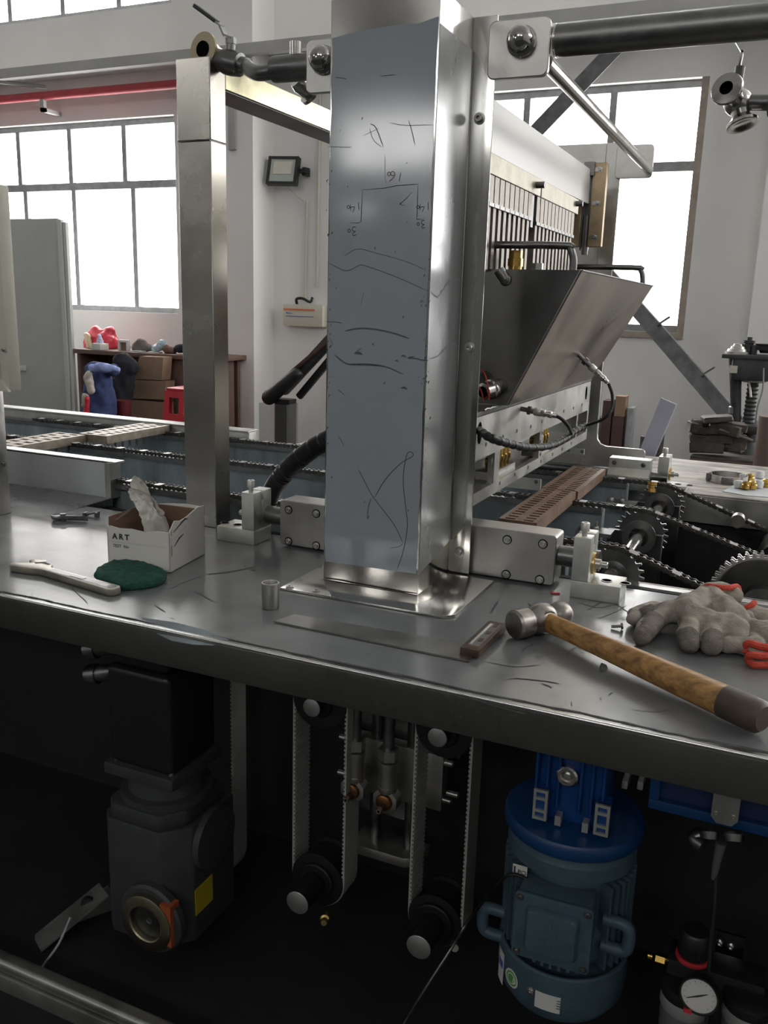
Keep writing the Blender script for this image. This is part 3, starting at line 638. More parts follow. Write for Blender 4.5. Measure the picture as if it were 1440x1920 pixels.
# ================================================================== MAIN COLUMN
T = thing('column', 'tall stainless column with blue-grey film and a drawn bracket sketch', 'column', (-.547, 1.25, ZB))
x0, x1, y0, y1, zt = -.628, -.467, 1.183, 1.315, 1.703
q = B(); th = .003
for a in ((x0, x1, y0, y0+th), (x0, x0+th, y0+th, y1), (x1-th, x1, y0+th, y1), (x0-.036, x0+th, y1, y1+th), (x1-th, x1+.036, y1, y1+th)): box(q, *a, ZB+.003, zt)
part('folded_sheet', bevel(q, .0012), M_mirror, T)
q = B(); box(q, x0+th, x1-th, y0+th, y1, zt-.006, zt-.002); part('top_cap', q, M_steelb, T)
q = B(); jag = random.Random(2)
L_ = [(x0+.001+jag.uniform(0, .0025), .903+k*.0200) for k in range(39)]; R2 = [(x1-.0015-jag.uniform(0, .002), .905+k*.0200) for k in range(39)]
poly = [(x0+.004, .9035)]+[(x1-.004, .9065)]+R2[1:-1]+[(x1-.002, 1.668), (x1-.03, 1.662), (x1-.06, 1.663), (x1-.10, 1.6615), (x0+.03, 1.659), (x0+.002, 1.655)]+L_[1:-1][::-1]
prism(q, poly, XZ(y0-.0006), 0, .0006); part('front_film', q, M_film, T, False)
q = B(); prism(q, [(y0+.001, .905), (y1-.003, .928), (y1-.003, 1.66), (y0+.001, 1.66)], YZ(x1), 0, .0005); part('side_film', q, M_sidefilm, T, False)
q = B(); prism(q, [(-.665, 1.112), (-.40, 1.112), (-.386, 1.126), (-.386, 1.31), (-.665, 1.31)], XY(ZB), 0, .004); part('foot_plate', bevel(q, .001), M_mirror, T)
for px, py in ((543, 1102), (593, 1110)):
    q = B(); p = at(px, py, z=ZB+.004); bolt(q, p, (0, 0, 1), .0045); part('foot_bolt', q, M_steelb, T)
for px, py in ((899, 222), (881, 652), (861, 1035)):
    p = at(px, py, y=y1); q = B(); bolt(q, (p.x, y1, p.z), (0, -1, 0), .0058, .008); part('flange_screw', q, M_steelb, T)
# weld dirt round the foot
q = B(); ribbon(q, [(x0-.002, y0-.003, ZB+.004), (-.60, y0-.004, ZB+.004), (-.57, y0-.003, ZB+.004), (-.53, y0-.003, ZB+.004), (-.49, y0-.002, ZB+.004), (x1+.002, y0-.003, ZB+.004)], .0025, (0, 0, 1)); part('weld_line', q, mat('weld_soot', (.05, .035, .02), .7), T, False)
# bracket plates and domed nuts at the top
for s in (1, -1):
    xa, xb = (-.443, -.354) if s > 0 else (-.74, -.652)
    q = B(); prism(q, rrect(xa, xb, 1.618, 1.695, .010), XZ(y1-.002), 0, .010); part('bracket_plate', bevel(q, .0015, 1), M_steelb, T)
    cx = -.393 if s > 0 else -.708
    q = B(); lathe(q, [(.0215, 0), (.0215, .003), (.0195, .005), (.0195, .010), (.0185, .016), (.0155, .022), (.010, .0265), (.004, .0285)], (cx, y1-.002, 1.664), (0, -1, 0), 28); part('domed_nut', q, M_chrome, T)
# pencil drawing and scratches on the film
yf = y0-.0006
def col_line(pts, wd=.0011, m=M_mark, nm='scratch', sm=4):
    q = B(); pp = [at(px, py, y=yf) for px, py in pts]
    ribbon(q, spline(pp, sm) if sm else pp, wd, (0, -1, 0), .0003); part(nm, q, m, T, False)
D = lambda *pts: col_line(pts, .0010, M_mark, 'pencil_line', 0)
D((680, 356), (720, 353), (745, 348), (775, 346), (785, 345)); D((680, 356), (678, 390), (677, 415), (673, 418), (656, 418)); D((784, 346), (783, 375), (782, 405), (781, 411), (796, 411))
# upside-down figures: 160 above the web, 140 on both sides, 30 on both flanges
def digit(ch, px, py, s, ang):
    G = {'1': [[(0, 0), (.08, 1)]], '6': [[(.55, 1), (.2, .6), (.08, .25), (.3, 0), (.5, .2), (.35, .42), (.12, .3)]], '0': [[(.2, .45), (.05, .25), (.2, .05), (.35, .25), (.2, .45)]],
         '4': [[(.3, 1), (.02, .4), (.6, .45)], [(.5, .8), (.42, 0)]], '3': [[(.05, .9), (.4, .95), (.42, .7), (.15, .55), (.45, .4), (.35, .08), (.02, .1)]]}
    c, n = math.cos(ang), math.sin(ang)
    for st in G[ch]:
        q = B(); pp = [at(px+s*(u*c-(-v)*n), py+s*(u*n+(-v)*c), y=yf) for u, v in st]
        ribbon(q, spline(pp, 4), .0010, (0, -1, 0), .0003); part('pencil_figure', q, M_mark, T, False)
for i, ch in enumerate('160'): digit(ch, 752-i*9, 322, 20, PI+.12)
for i, ch in enumerate('140'): digit(ch, 672-i*8, 378+i*3, 17, PI-.15)
for i, ch in enumerate('140'): digit(ch, 803-i*8, 378+i*3, 17, PI-.08)
for i, ch in enumerate('30'): digit(ch, 668-i*10, 424+i*4, 18, PI-.1)
for i, ch in enumerate('30'): digit(ch, 797-i*10, 412+i*4, 16, PI-.1)
D((773, 360), (762, 372), (750, 383), (752, 376), (750, 383), (760, 386))
for pts, wd in (([(615, 492), (640, 505), (655, 507), (675, 497), (690, 500), (740, 518), (803, 546)], .0014), ([(645, 480), (670, 467), (700, 473), (760, 490), (800, 507)], .0009),
                ([(612, 603), (630, 604), (642, 606)], .0018), ([(646, 621), (672, 616), (700, 617), (735, 624), (768, 635)], .003), ([(627, 665), (650, 682), (675, 684), (720, 687), (757, 702)], .0026), ([(650, 683), (672, 683), (690, 683), (718, 686)], .003),
                ([(803, 676), (790, 675), (780, 672), (765, 671), (778, 668)], .0024), ([(664, 664), (668, 660), (678, 652)], .0018), ([(672, 880), (682, 899), (700, 932), (738, 982), (756, 1018)], .0016), ([(756, 1018), (748, 1025), (731, 1027)], .0009),
                ([(703, 932), (722, 900), (750, 870), (774, 855), (770, 847), (762, 855), (756, 897), (760, 945), (764, 985), (757, 1030), (744, 1070)], .0013), ([(696, 934), (691, 950), (689, 972), (693, 966)], .0016),
                ([(694, 232), (705, 240), (719, 276)], .0016), ([(766, 225), (772, 245), (778, 272)], .0012), ([(628, 145), (645, 147), (650, 148)], .0011), ([(713, 143), (743, 140)], .0013), ([(730, 230), (760, 235), (812, 234)], .001), ([(693, 240), (700, 262), (716, 276)], .001),
                ([(680, 255), (712, 240)], .0007), ([(633, 730), (647, 741)], .0012), ([(634, 818), (640, 826), (645, 837)], .0014), ([(722, 290), (722, 330), (724, 345)], .0006), ([(683, 545), (676, 575)], .0006), ([(617, 632), (624, 645)], .001), ([(615, 275), (645, 276), (660, 276)], .0009)):
    col_line(pts, wd*.75, M_graph if wd > .0013 else M_mark)
q = B(); rs = random.Random(11)
for k in range(70):
    px, py = rs.choice(((rs.uniform(616, 800), rs.uniform(150, 1040)), (rs.uniform(612, 622), rs.uniform(270, 900)), (rs.uniform(790, 806), rs.uniform(480, 820))))
    p = at(px, py, y=yf); s = rs.uniform(.0006, .0018); ribbon(q, [p, p+V((s*rs.uniform(-1, 1), 0, s*1.5)), p+V((s, 0, s*2.5))], s, (0, -1, 0), .0003)
part('film_specks', q, M_mark, T, False, kind='stuff')
for px, py, s in ((673, 663, .006), (757, 668, .004), (744, 677, .003), (758, 728, .005)):
    q = B(); p = at(px, py, y=yf); ribbon(q, [p+V((-s, 0, 0)), p+V((0, 0, .001)), p+V((s, 0, -.001))], s*.8, (0, -1, 0), .0003); part('scuff', q, M_graph, T, False)
# long wavy scratches on the side face
for pts in ([(806, 672), (820, 668), (835, 652), (858, 632)], [(808, 547), (818, 557), (826, 550), (840, 530), (862, 522)]):
    q = B(); ribbon(q, spline([at(*p, x=x1+.0005) for p in pts], 4), .0018, (1, 0, 0), .0003); part('scratch', q, M_graph, T, False)

# ================================================================== LEFT POST + CROSS BEAM
T = thing('side_post', 'polished square steel post with a cross beam, left of the film-covered column', 'post', (-1.0, 1.4, ZB))
def wbox(nm, m, *a, bv=.0015): q = B(); box(q, *a); return part(nm, bevel(q, bv, 1), m, T)
wbox('post', M_warm, -1.036, -.965, 1.376, 1.424, ZB, 1.5705)
wbox('post_head', M_warm, -1.036, -.965, 1.376, 1.424, 1.5715, 1.706)
q = B(); box(q, -1.0335, -.9665, 1.378, 1.422, 1.565, 1.575); tube(q, [(-1.034, 1.3755, 1.571), (-1.01, 1.3755, 1.5705), (-.99, 1.3755, 1.572), (-.966, 1.3755, 1.571)], .0012, 6); part('weld_seam', q, M_dsteel, T)
wbox('cross_beam', mat('warm_reflection_steel', (.66, .62, .43), .2, 1, var=.12, scale=6, rvar=.08), -1.034, -.9655, 1.424, 2.236, 1.662, 1.705)  # yellow tint puts a warm reflection into the beam colour
wbox('beam_underside_shade', M_hopd, -1.033, -.967, 1.426, 2.235, 1.6595, 1.6618, bv=.0005)  # thin dark sheet added to paint the beam's shaded underside
wbox('far_post', M_warm, -1.036, -.965, 2.236, 2.284, ZB, 1.706)

# far column with its bracket, carriage, pipe
T = thing('far_column', 'far steel column standing behind the nozzle head by the window', 'column', (-.547, 2.4, ZB))
q = B()
for a in ((x0, x1, 2.472, 2.475), (x0, x0+th, 2.345, 2.472), (x1-th, x1, 2.345, 2.472), (x0-.036, x0+th, 2.342, 2.345), (x1-th, x1+.036, 2.342, 2.345), (x0+th, x1-th, 2.345, 2.348)): box(q, *a, ZB, zt)
part('folded_sheet', bevel(q, .001, 1), M_steelb, T)
q = B(); prism(q, rrect(-.443, -.354, 1.618, 1.695, .010), XZ(2.335), 0, .010); part('bracket_plate', bevel(q, .001, 1), M_steelb, T)
q = B(); pl = [(-.47, .872), (-.305, .872), (-.305, .945)]+[(-.315+.010*math.cos(a), .945+.010*math.sin(a)) for a in (PI/6, PI/3, PI/2)]+[(-.405, .955), (-.42, .96), (-.429, .972), (-.431, .99), (-.431, 1.30), (-.47, 1.30)]
prism(q, pl, XZ(2.325), 0, .012); part('gusset_plate', bevel(q, .001, 1), M_steelb, T)

t = thing('tie_rod', 'bright round rod running back from the right bracket to the far column', 'rod', (-.362, 1.84, 1.63))
q = B(); cyl(q, (-.362, 1.327, 1.640), (-.362, 2.333, 1.636), .0108, seg=20); part('rod', q, M_mirror, t)
t = thing('header_pipe', 'thick steel pipe running right from the bracket plate at the top', 'pipe', (0, 1.347, 1.65))
q = B(); cyl(q, (-.352, 1.347, 1.6705), (.75, 1.347, 1.6705), .0215, seg=32); part('pipe', q, M_dsteel, t)
q = B(); lathe(q, [(.0222, 0), (.0222, .003)], (-.354, 1.347, 1.6705), (1, 0, 0), 32); part('end_ring', q, M_mirror, t)
# left stub with ball valve
t = thing('stub_pipe', 'dark stub pipe with a nipple and ball valve above the cross beam', 'pipe', (-.78, 1.345, 1.64))
q = B(); lathe(q, [(.012, -.004), (.0195, 0), (.0205, .004), (.0205, .10)], (-.818, 1.345, 1.666), (1, 0, 0), 28); part('stub', q, M_dsteel, t)
q = B(); cyl(q, (-.777, 1.345, 1.684), (-.777, 1.345, 1.704), .0095, seg=18); part('nipple', q, M_mirror, t)
q = B(); tube(q, [(-.816, 1.345, 1.664), (-.85, 1.35, 1.664), (-.88, 1.37, 1.676), (-.905, 1.40, 1.69)], .012, 14, smooth=5); part('elbow', q, M_dsteel, t)
q = B(); lathe(q, [(.014, 0), (.014, .012), (.019, .014), (.021, .03), (.021, .045), (.018, .055), (.018, .068)], (-.905, 1.40, 1.69), (-.085, .005, .022), 20); part('valve_body', q, M_dsteel, t)
q = B(); lathe(q, [(.0285, 0), (.0285, .006), (.022, .010), (.015, .035), (.015, .05)], at(380, 92, y=1.388), (.12, 1, -.08), 32); part('ferrule', q, mat('tinted_ferrule', (.42, .36, .25), .3, 1), t)
q = B(); lathe(q, [(.0135, 0), (.0135, .003)], at(380, 92, y=1.388)+V((0, -.002, 0)), (.12, 1, -.08), 24); part('bore', q, M_hole, t)
q = B(); cyl(q, (-.94, 1.402, 1.71), (-.938, 1.402, 1.735), .008, seg=12); hexnut(q, (-.938, 1.402, 1.728), (-.938, 1.402, 1.738), .0095); part('stem', q, M_dsteel, t)
q = B(); a = [(-.935, 1.40, 1.737), (-.948, 1.40, 1.742), (-.955, 1.398, 1.757), (-.975, 1.396, 1.772), (-1.0, 1.394, 1.787)]
for p0, p1 in zip(a, a[1:]): obox(q, (V(p0)+V(p1))/2, ((V(p1)-V(p0)).length+.003, .014, .003), V(p1)-V(p0), (0, 1, 0))
part('lever', q, M_dsteel, t)
q = B(); obox(q, (V(a[3])+V(a[4]))/2+V((.004, 0, -.002)), (.05, .017, .007), V(a[4])-V(a[2]), (0, 1, 0)); part('lever_grip', bevel(q, .002), M_black, t)
q = B(); lathe(q, [(.013, 0), (.016, .01), (.013, .03)], (-.79, 1.37, 1.655), (.3, .6, -.4), 18); lathe(q, [(.02, .03), (.02, .036), (.013, .037)], (-.79, 1.37, 1.655), (.3, .6, -.4), 22); part('lower_branch', q, M_steel, t)
# right hand valve
t = thing('sanitary_valve', 'steel sanitary valve with round clamp ferrules at the right edge', 'valve', (-.1, 1.45, 1.57))
cc = at(1362, 165, y=1.43)
q = B(); lathe(q, [(.0095, .012), (.0095, -.001), (.0215, 0), (.0225, .002), (.0225, .005), (.0175, .008), (.0125, .011), (.0125, .05)], cc, (.30, 1, -.22), 32); part('front_ferrule', q, M_steel, t)
c2 = cc+V((.30, 1, -.22)).normalized()*.05
q = B(); lathe(q, [(.0092, 0), (.0092, .002)], cc+V((.30, 1, -.22)).normalized()*.006, (.30, 1, -.22), 20); part('bore', q, M_hole, t)
q = B(); sphere(q, c2, .020, 20); part('valve_body', q, M_steel, t)
q = B(); d = V((.05, -.10, -1)); lathe(q, [(.013, 0), (.013, .022), (.018, .028), (.0225, .032), (.0225, .036), (.018, .037), (.011, .034)], c2, (.32, -.25, -1), 28); part('lower_ferrule', q, M_steel, t)
q = B(); cyl(q, c2, c2+V((.045, -.004, -.004)), .011, seg=20); part('side_neck', q, M_dsteel, t)
q = B(); cyl(q, c2+V((.042, -.004, -.004)), c2+V((.20, -.016, .0)), .0185, seg=28); part('side_pipe', q, M_dsteel, t)
q = B(); hd = cc+V((.012, .03, .018)); cyl(q, hd, hd+V((.001, 0, .016)), .007, seg=12)
aa = [hd+V((0, 0, .014)), hd+V((.002, 0, .034)), hd+V((-.010, 0, .052)), hd+V((-.020, .001, .056))]
for p0, p1 in zip(aa, aa[1:]): obox(q, (p0+p1)/2, ((p1-p0).length+.003, .016, .003), p1-p0, (0, 1, 0))
part('lever', q, M_dsteel, t)

# ================================================================== NEAR CARRIAGE, SHAFT, BRACKETS
def Lbracket(lab, xf, xu, s, Yc, zb=ZB):
    """shaft support: slotted foot, split upright with a clamp screw; s = side of the foot"""
    t = thing('shaft_bracket', lab, 'bracket', ((xf+xu)/2, Yc, zb), 'shaft brackets')
    u0, u1 = xu, xu+.026*(-s)
    ua, ub = min(u0, u1), max(u0, u1)
    q = B(); box(q, min(xf, ua, ub), max(xf, ua, ub), Yc-.03, Yc+.03, zb, zb+.027); part('foot', bevel(q, .0015), M_nickel, t)
    q = B(); box(q, ua, ub, Yc-.03, Yc-.004, zb+.027, zb+.096); box(q, ua, ub, Yc+.004, Yc+.03, zb+.027, zb+.096); box(q, ua, ub, Yc-.004, Yc+.004, zb+.027, zb+.08); part('upright', bevel(q, .0015), M_nickel, t)
    q = B(); mx_ = (ua+ub)/2; lathe(q, [(.0042, 0), (.0042, .008), (.0068, .008), (.0068, .020), (.006, .0212), (.0032, .0212), (.0032, .014)], (mx_, Yc-.018, zb+.096), (0, 0, 1), 16); part('clamp_screw', q, M_nickel, t)
    for k in (.024, .052):
        xk = xu+s*k; q = B(); lathe(q, [(.0085, 0), (.0085, .0012), (.0072, .0012), (.0072, .0003)], (xk, Yc-.006, zb+.0268), (0, 0, 1), 18); part('slot_rim', q, M_dsteel, t)
        q = B(); lathe(q, [(.0068, 0), (.0068, .0014)], (xk, Yc-.006, zb+.0266), (0, 0, 1), 16); part('slot', q, M_hole, t)
    xo = ub if s > 0 else ua
    q = B(); lathe(q, [(.017, 0), (.017, .004), (.006, .004)], (xo, Yc, zb+.05), (s, 0, 0), 22); part('brass_washer', q, M_brass, t)
    q = B(); lathe(q, [(.008, .004), (.008, .012), (.005, .013), (.005, .022), (.004, .023)], (xo, Yc, zb+.05), (s, 0, 0), 12); part('end_bolt', q, M_steelb, t)
    return t
Lbracket('right near shaft bracket with brass washer, standing before the chains', -.187, -.262+.026, 1, 1.33)
Lbracket('left near shaft bracket standing at the foot of the square post', -.915, -.835-.026, -1, 1.335)
T = thing('carriage', 'wide bolted steel carriage block behind the foot of the column', 'carriage', (-.545, 1.35, .872))
q = B(); prism(q, rrect(-.796, -.295, .8735, .955, .006), XZ(1.33), 0, .05); part('block', bevel(q, .0012, 1), M_block, T)
for px, py in ((541, 956), (593, 963), (541, 1015), (593, 1023), (951, 1012), (1018, 1020), (949, 1077), (1012, 1087)):
    p = at(px, py, y=1.33); q = B(); bolt(q, (p.x, 1.3295, p.z), (0, -1, 0), .0043, .0042); o = part('bolt', q, M_steelb, T)
    q = B(); lathe(q, [(.0078, 0), (.0078, .0006)], (p.x, 1.33, p.z), (0, -1, 0), 20); part('counterbore', q, M_hole, o)
t = thing('guide_shaft', 'hard round guide shaft passing through the near carriage block', 'shaft', (-.54, 1.333, .9))
for a, b in ((-.868, -.797), (-.294, -.23)): q = B(); cyl(q, (a, 1.355, .918), (b, 1.355, .918), .0165, seg=24); part('shaft', q, M_dsteel, t)
# far carriage block, shaft, bracket
T = thing('far_carriage', 'pale bearing block with two bolts on the far guide shaft', 'carriage', (-.32, 2.22, .87))
q = B(); prism(q, [(2.195, .872), (2.255, .872), (2.255, .945), (2.214, .945), (2.214, .922), (2.195, .905)], YZ(-.375), 0, .10); part('block', bevel(q, .001), M_nickel, T)
for x in (-.362, -.292): q = B(); bolt(q, (x, 2.214, .933), (0, -1, 0), .004, .003); part('bolt', q, M_dsteel, T)
t = thing('far_shaft', 'dark far guide shaft running from the pale bearing block to its bracket', 'shaft', (-.5, 2.225, .9))
q = B(); cyl(q, (-.80, 2.245, .902), (-.235, 2.245, .902), .0125, seg=20); part('shaft', q, M_dsteel, t)
Lbracket('far shaft bracket on the worn far bench, by the paired chains', -.19, -.262+.026, 1, 2.285, .852+.004)

# ================================================================== NOZZLE HEAD
T = thing('nozzle_head', 'row of steel piston rods hanging under a bright cross beam', 'machine head', (-.48, 1.8, 1.42))
q = B(); prism(q, [(1.40, 1.535), (2.215, 1.545), (2.215, 1.622), (1.40, 1.622)], YZ(-.486), 0, .012); part('upper_beam', bevel(q, .001, 1), mat('glare_white_beam', (.80, .80, .78), .3), T)  # white colour paints in the window glare on this beam
q = B(); box(q, -.486, -.468, 1.42, 2.075, 1.508, 1.54); part('lower_strip', bevel(q, .001, 1), mat('tarnished_strip', (.36, .34, .29), .48, .9, var=.15, scale=20), T)
q = B(); box(q, -.60, -.50, 1.40, 2.21, 1.52, 1.60); part('rear_beam', q, M_steelb, T)
q = B(); n = 0; rod0 = None
rs = random.Random(4)
for k in range(21):
    y = 1.435+k*.0295
    if k in (9,): continue
    zz = 1.466 if k < 9 else 1.462
    bmr = B(); box(bmr, -.484, -.470, y, y+.0245, zz, 1.51); pr = part('piston', bmr, M_pist, T)
    bmr = B(); box(bmr, -.484, -.468, y-.001, y+.0255, zz-.006, zz); part('lock_nut', bmr, M_dsteel, pr)
    bmr = B(); box(bmr, -.482, -.472, y+.004, y+.019, 1.36, zz-.006); part('rod', bmr, M_pist, pr)
    for row in (1, 2):
        bmr = B(); box(bmr, -.482-.035*row, -.472-.035*row, y+.014*row-.016, y+.014*row+.010, 1.30, 1.51); part('rear_rod', bmr, M_pist, T)
q = B(); box(q, -.484, -.472, 1.700, 1.716, 1.45, 1.51); part('dark_piston', q, M_dsteel, T)
p = at(1006, 347, x=-.468); q = B(); cyl(q, p, p+V((.016, 0, 0)), .006, seg=12); part('stop_screw', q, M_dsteel, T)
q = B(); cyl(q, p+V((.01, 0, 0)), p+V((.01, 0, -.035)), .0012, seg=6); part('stop_wire', q, M_dsteel, T)
p = at(1081, 382, x=-.468); q = B(); cyl(q, p+V((-.01, 0, 0)), p+V((.014, 0, 0)), .006, seg=12); part('stop_screw', q, M_dsteel, T)
T = thing('slide_guide', 'brown bronze slide guide with slotted bolts at the end of the nozzle head', 'guide', (-.45, 2.21, 1.45))
q = B(); box(q, -.470, -.4375, 2.205, 2.225, 1.448, 1.637); part('right_plate', bevel(q, .001, 1), M_bronze, T)
q = B(); box(q, -.522, -.490, 2.205, 2.225, 1.448, 1.545); part('left_plate', bevel(q, .001, 1), M_bronze, T)
q = B(); box(q, -.490, -.470, 2.212, 2.225, 1.44, 1.632); cyl(q, (-.478, 2.215, 1.43), (-.478, 2.215, 1.52), .009, seg=16); part('guide_post', q, M_dsteel, T)
q = B(); box(q, -.489, -.465, 2.195, 2.212, 1.608, 1.638); part('upper_clamp', q, M_dsteel, T)
for px, py in ((1122, 318), (1118, 381), (1113, 444)):
    p = at(px, py, y=2.205); q = B(); box(q, p.x-.010, p.x+.010, 2.203, 2.206, p.z-.0045, p.z+.0045); part('slot_cover', q, M_steelb, T); q = B(); bolt(q, (p.x+.003, 2.203, p.z), (0, -1, 0), .0042, .003); part('bolt', q, M_steelb, T)
p = at(1069, 444, y=2.205); q = B(); bolt(q, (p.x, 2.205, p.z), (0, -1, 0), .0042, .003); part('bolt', q, M_steelb, T)
# hopper
T = thing('hopper', 'dark V-shaped steel hopper with tube handles above the manifold', 'hopper', (-.44, 1.85, 1.14))
fh = lambda u, v, d: V((u, 1.46+d, v))
q = B(); prism(q, [(-.60, 1.362), (-.316, 1.362), (-.424, 1.138), (-.492, 1.138)], fh, 0, .003); part('end_plate', q, M_hopd, T)  # near end coloured darker than the slopes, painting in its dark reflection
def slab(nm, pts, thk, m):
    n = (V(pts[1])-V(pts[0])).cross(V(pts[2])-V(pts[0])).normalized(); q = B()
    a = [q.verts.new(V(p)) for p in pts]; b = [q.verts.new(V(p)-n*thk) for p in pts]; q.faces.new(a); q.faces.new(b[::-1])
    for i in range(len(a)): q.faces.new((a[i], a[(i+1) % len(a)], b[(i+1) % len(a)], b[i]))
    return part(nm, q, m, T, False)
slab('slope_plate', [(-.424, 1.458, 1.138), (-.434, 2.225, 1.138), (-.309, 2.215, 1.360), (-.316, 1.458, 1.362)], .003, M_hop)
slab('rear_slope', [(-.492, 1.458, 1.138), (-.492, 2.225, 1.138), (-.60, 2.215, 1.360), (-.60, 1.458, 1.362)], -.003, M_hop)
q = B(); prism(q, [(-.60, 1.362), (-.310, 1.360), (-.433, 1.138), (-.492, 1.138)], lambda u, v, d: V((u, 2.217+d, v)), 0, .003); part('end_plate', q, M_hop, T)
q = B(); cyl(q, (-.317, 1.459, 1.3615), (-.4245, 1.459, 1.139), .0016, seg=8); cyl(q, (-.316, 1.46, 1.3615), (-.309, 2.216, 1.360), .0016, seg=8); part('edge_weld', q, M_dsteel, T)
for y, xa, xb, zh in ((1.49, -.58, -.338, 1.402), (2.19, -.58, -.331, 1.400)):
    q = B(); r = .012
    tube(q, [(xa, y, 1.36), (xa, y, zh-r*2), (xa+.006, y, zh-.006), (xa+r*2, y, zh), (xb-r*2, y, zh), (xb-.006, y, zh-.006), (xb, y, zh-r*2), (xb, y, 1.358)], .0062, 12, smooth=4); part('tube_handle', q, M_dsteel, T)
p = V((-.447, 1.53, 1.362)); q = B(); cyl(q, p-V((0, 0, .01)), p+V((0, 0, .008)), .011, seg=16); hexnut(q, p+V((0, 0, .008)), p+V((0, 0, .021)), .0135); hexnut(q, p+V((0, 0, .0215)), p+V((0, 0, .034)), .012); part('brass_fitting', q, M_gold, T)
p = V((-.40, 1.50, 1.362)); q = B(); hexnut(q, p, p+V((0, 0, .012)), .0105); cyl(q, p, p+V((0, 0, .002)), .012, seg=14); part('hex_bolt', q, M_steelb, T)
p = at(948, 525, y=1.459); q = B(); sphere(q, p, .010, 16, (1, .6, 1)); cyl(q, p+V((0, 0, .0)), p+V((-.012, -.002, .016)), .009, seg=14); part('elbow_fitting', q, M_dsteel, T)
# fittings and red wires in the recess under the hopper
t = thing('pipe_fitting', 'shiny pipe fitting with red wires under the left side of the hopper', 'fitting', (-.45, 1.44, 1.13))
a, b = at(905, 735, y=1.42), at(944, 722, y=1.47)
q = B(); lathe(q, [(.010, 0), (.0145, .002), (.0145, .018), (.017, .02), (.017, .030), (.014, .034), (.014, .05)], a, b-a, 20); part('body', q, M_steel, t)
q = B(); lathe(q, [(.0095, -.001), (.0095, .001)], a, b-a, 16); part('bore', q, M_hole, t)
for pts in ([(897, 690), (908, 700), (915, 725), (917, 750)], [(895, 720), (903, 735), (906, 752)]):
    q = B(); tube(q, [at(px, py, y=1.415) for px, py in pts], .0012, 6, smooth=4); part('red_wire', q, M_redwire, t)
q = B(); lathe(q, [(.014, 0), (.016, .012), (.012, .016), (.012, .03)], at(905, 715, y=1.45), (.1, 1, .1), 16); part('rear_collar', q, M_dsteel, t)

# manifold
T = thing('manifold', 'long slotted steel manifold plate with brass pistons below the hopper', 'manifold', (-.46, 1.8, .98))
Y0, Y1, za, zb, zc, zd = 1.335, 2.235, .983, 1.003, 1.057, 1.128
ups = [(1.335, 1.345), (1.452, 1.482), (1.757, 1.785), (2.10, 2.115), (2.22, 2.235)]
q = B(); box(q, -.452, -.44, Y0, Y1, zc, zd); part('top_strip', q, M_rail, T)
q = B(); box(q, -.452, -.44, Y0, Y1, za, zb); part('bottom_strip', q, M_rail, T)
for a, b in ups: q = B(); box(q, -.452, -.44, a, b, zb, zc); part('upright', q, M_rail, T)
q = B(); box(q, -.56, -.545, Y0, Y1, za, zd); part('back_plate', q, M_steelb, T)
q = B(); box(q, -.545, -.452, Y0, Y1, za, za+.012); part('floor_plate', q, M_steelb, T)
q = B(); box(q, -.545, -.454, Y0, Y1, 1.06, 1.125); part('core', q, M_hopd, T)
q = B(); box(q, -.56, -.438, Y0, Y1, 1.129, 1.137); part('gasket_strip', bevel(q, .001, 1), M_hopd, T)
q = B(); pts = []; rs = random.Random(8)
for k in range(60): pts.append((-.436, Y0+.03+k*.0145, 1.1385+rs.uniform(-.001, .001)))
tube(q, pts, .002, 6); part('weld_bead', q, M_dsteel, T)
for a, b in ((1.49, 1.64), (1.79, 1.93)):
    n = 5; st = (b-a)/n*.78
    for k in range(n):
        y = a+.012+k*st; q = B(); lathe(q, [(.0085, 0), (.0085, .010), (.0100, .012), (.0100, .022), (.008, .024), (.008, .038)], (-.463, y, 1.014), (0, 0, 1), 14); part('brass_piston', q, M_gold, T)
    q = B(); box(q, -.485, -.4525, a, b-.01, .999, 1.013); part('piston_bar', q, M_rail, T)
for px, py, r_ in ((911, 833, .003), (943, 819, .003), (969, 808, .003), (995, 800, .003), (1016, 790, .003), (1057, 771, .003), (1075, 765, .003), (1091, 759, .003), (922, 863, .0035), (921, 870, .003), (920, 905, .0035), (937, 906, .003), (965, 890, .003), (990, 876, .003), (1014, 865, .003), (1036, 852, .003), (1054, 842, .003), (1071, 831, .003), (1013, 852, .003), (1013, 828, .003), (1083, 792, .003), (1017, 812, .0025)):
    p = at(px, py, x=-.44); q = B(); lathe(q, [(r_*1.25, 0), (r_*1.25, .0008), (r_, .0008), (r_*.9, .0002)], p, (1, 0, 0), 12); part('screw_hole', q, M_dsteel, T)
for px, py, a_, b_ in ((899, 812, .010, .018), (1099, 737, .009, .016)):
    p = at(px, py, x=-.44); q = B(); prism(q, [(p.y+a_*math.cos(k*PI/8), p.z+b_*math.sin(k*PI/8)) for k in range(16)], YZ(-.44), 0, .0008); part('oval_hole', q, M_hole, T)
# small carrier plates under the manifold
for px0, px1, py0, py1, Yp in ((942, 1013, 890, 917, 1.84), (1062, 1095, 838, 850, 2.18)):
    a, b = at(px0, py0, y=Yp), at(px1, py1, y=Yp); q = B(); box(q, a.x, b.x, Yp, Yp+.006, b.z-.004, a.z-.002)
    o = part('hanging_plate', q, M_nickel, T)
    for f in (.12, .88): q = B(); bolt(q, (a.x+(b.x-a.x)*f, Yp, (a.z-.008)), (0, -1, 0), .003, .002); part('plate_bolt', q, M_dsteel, o)

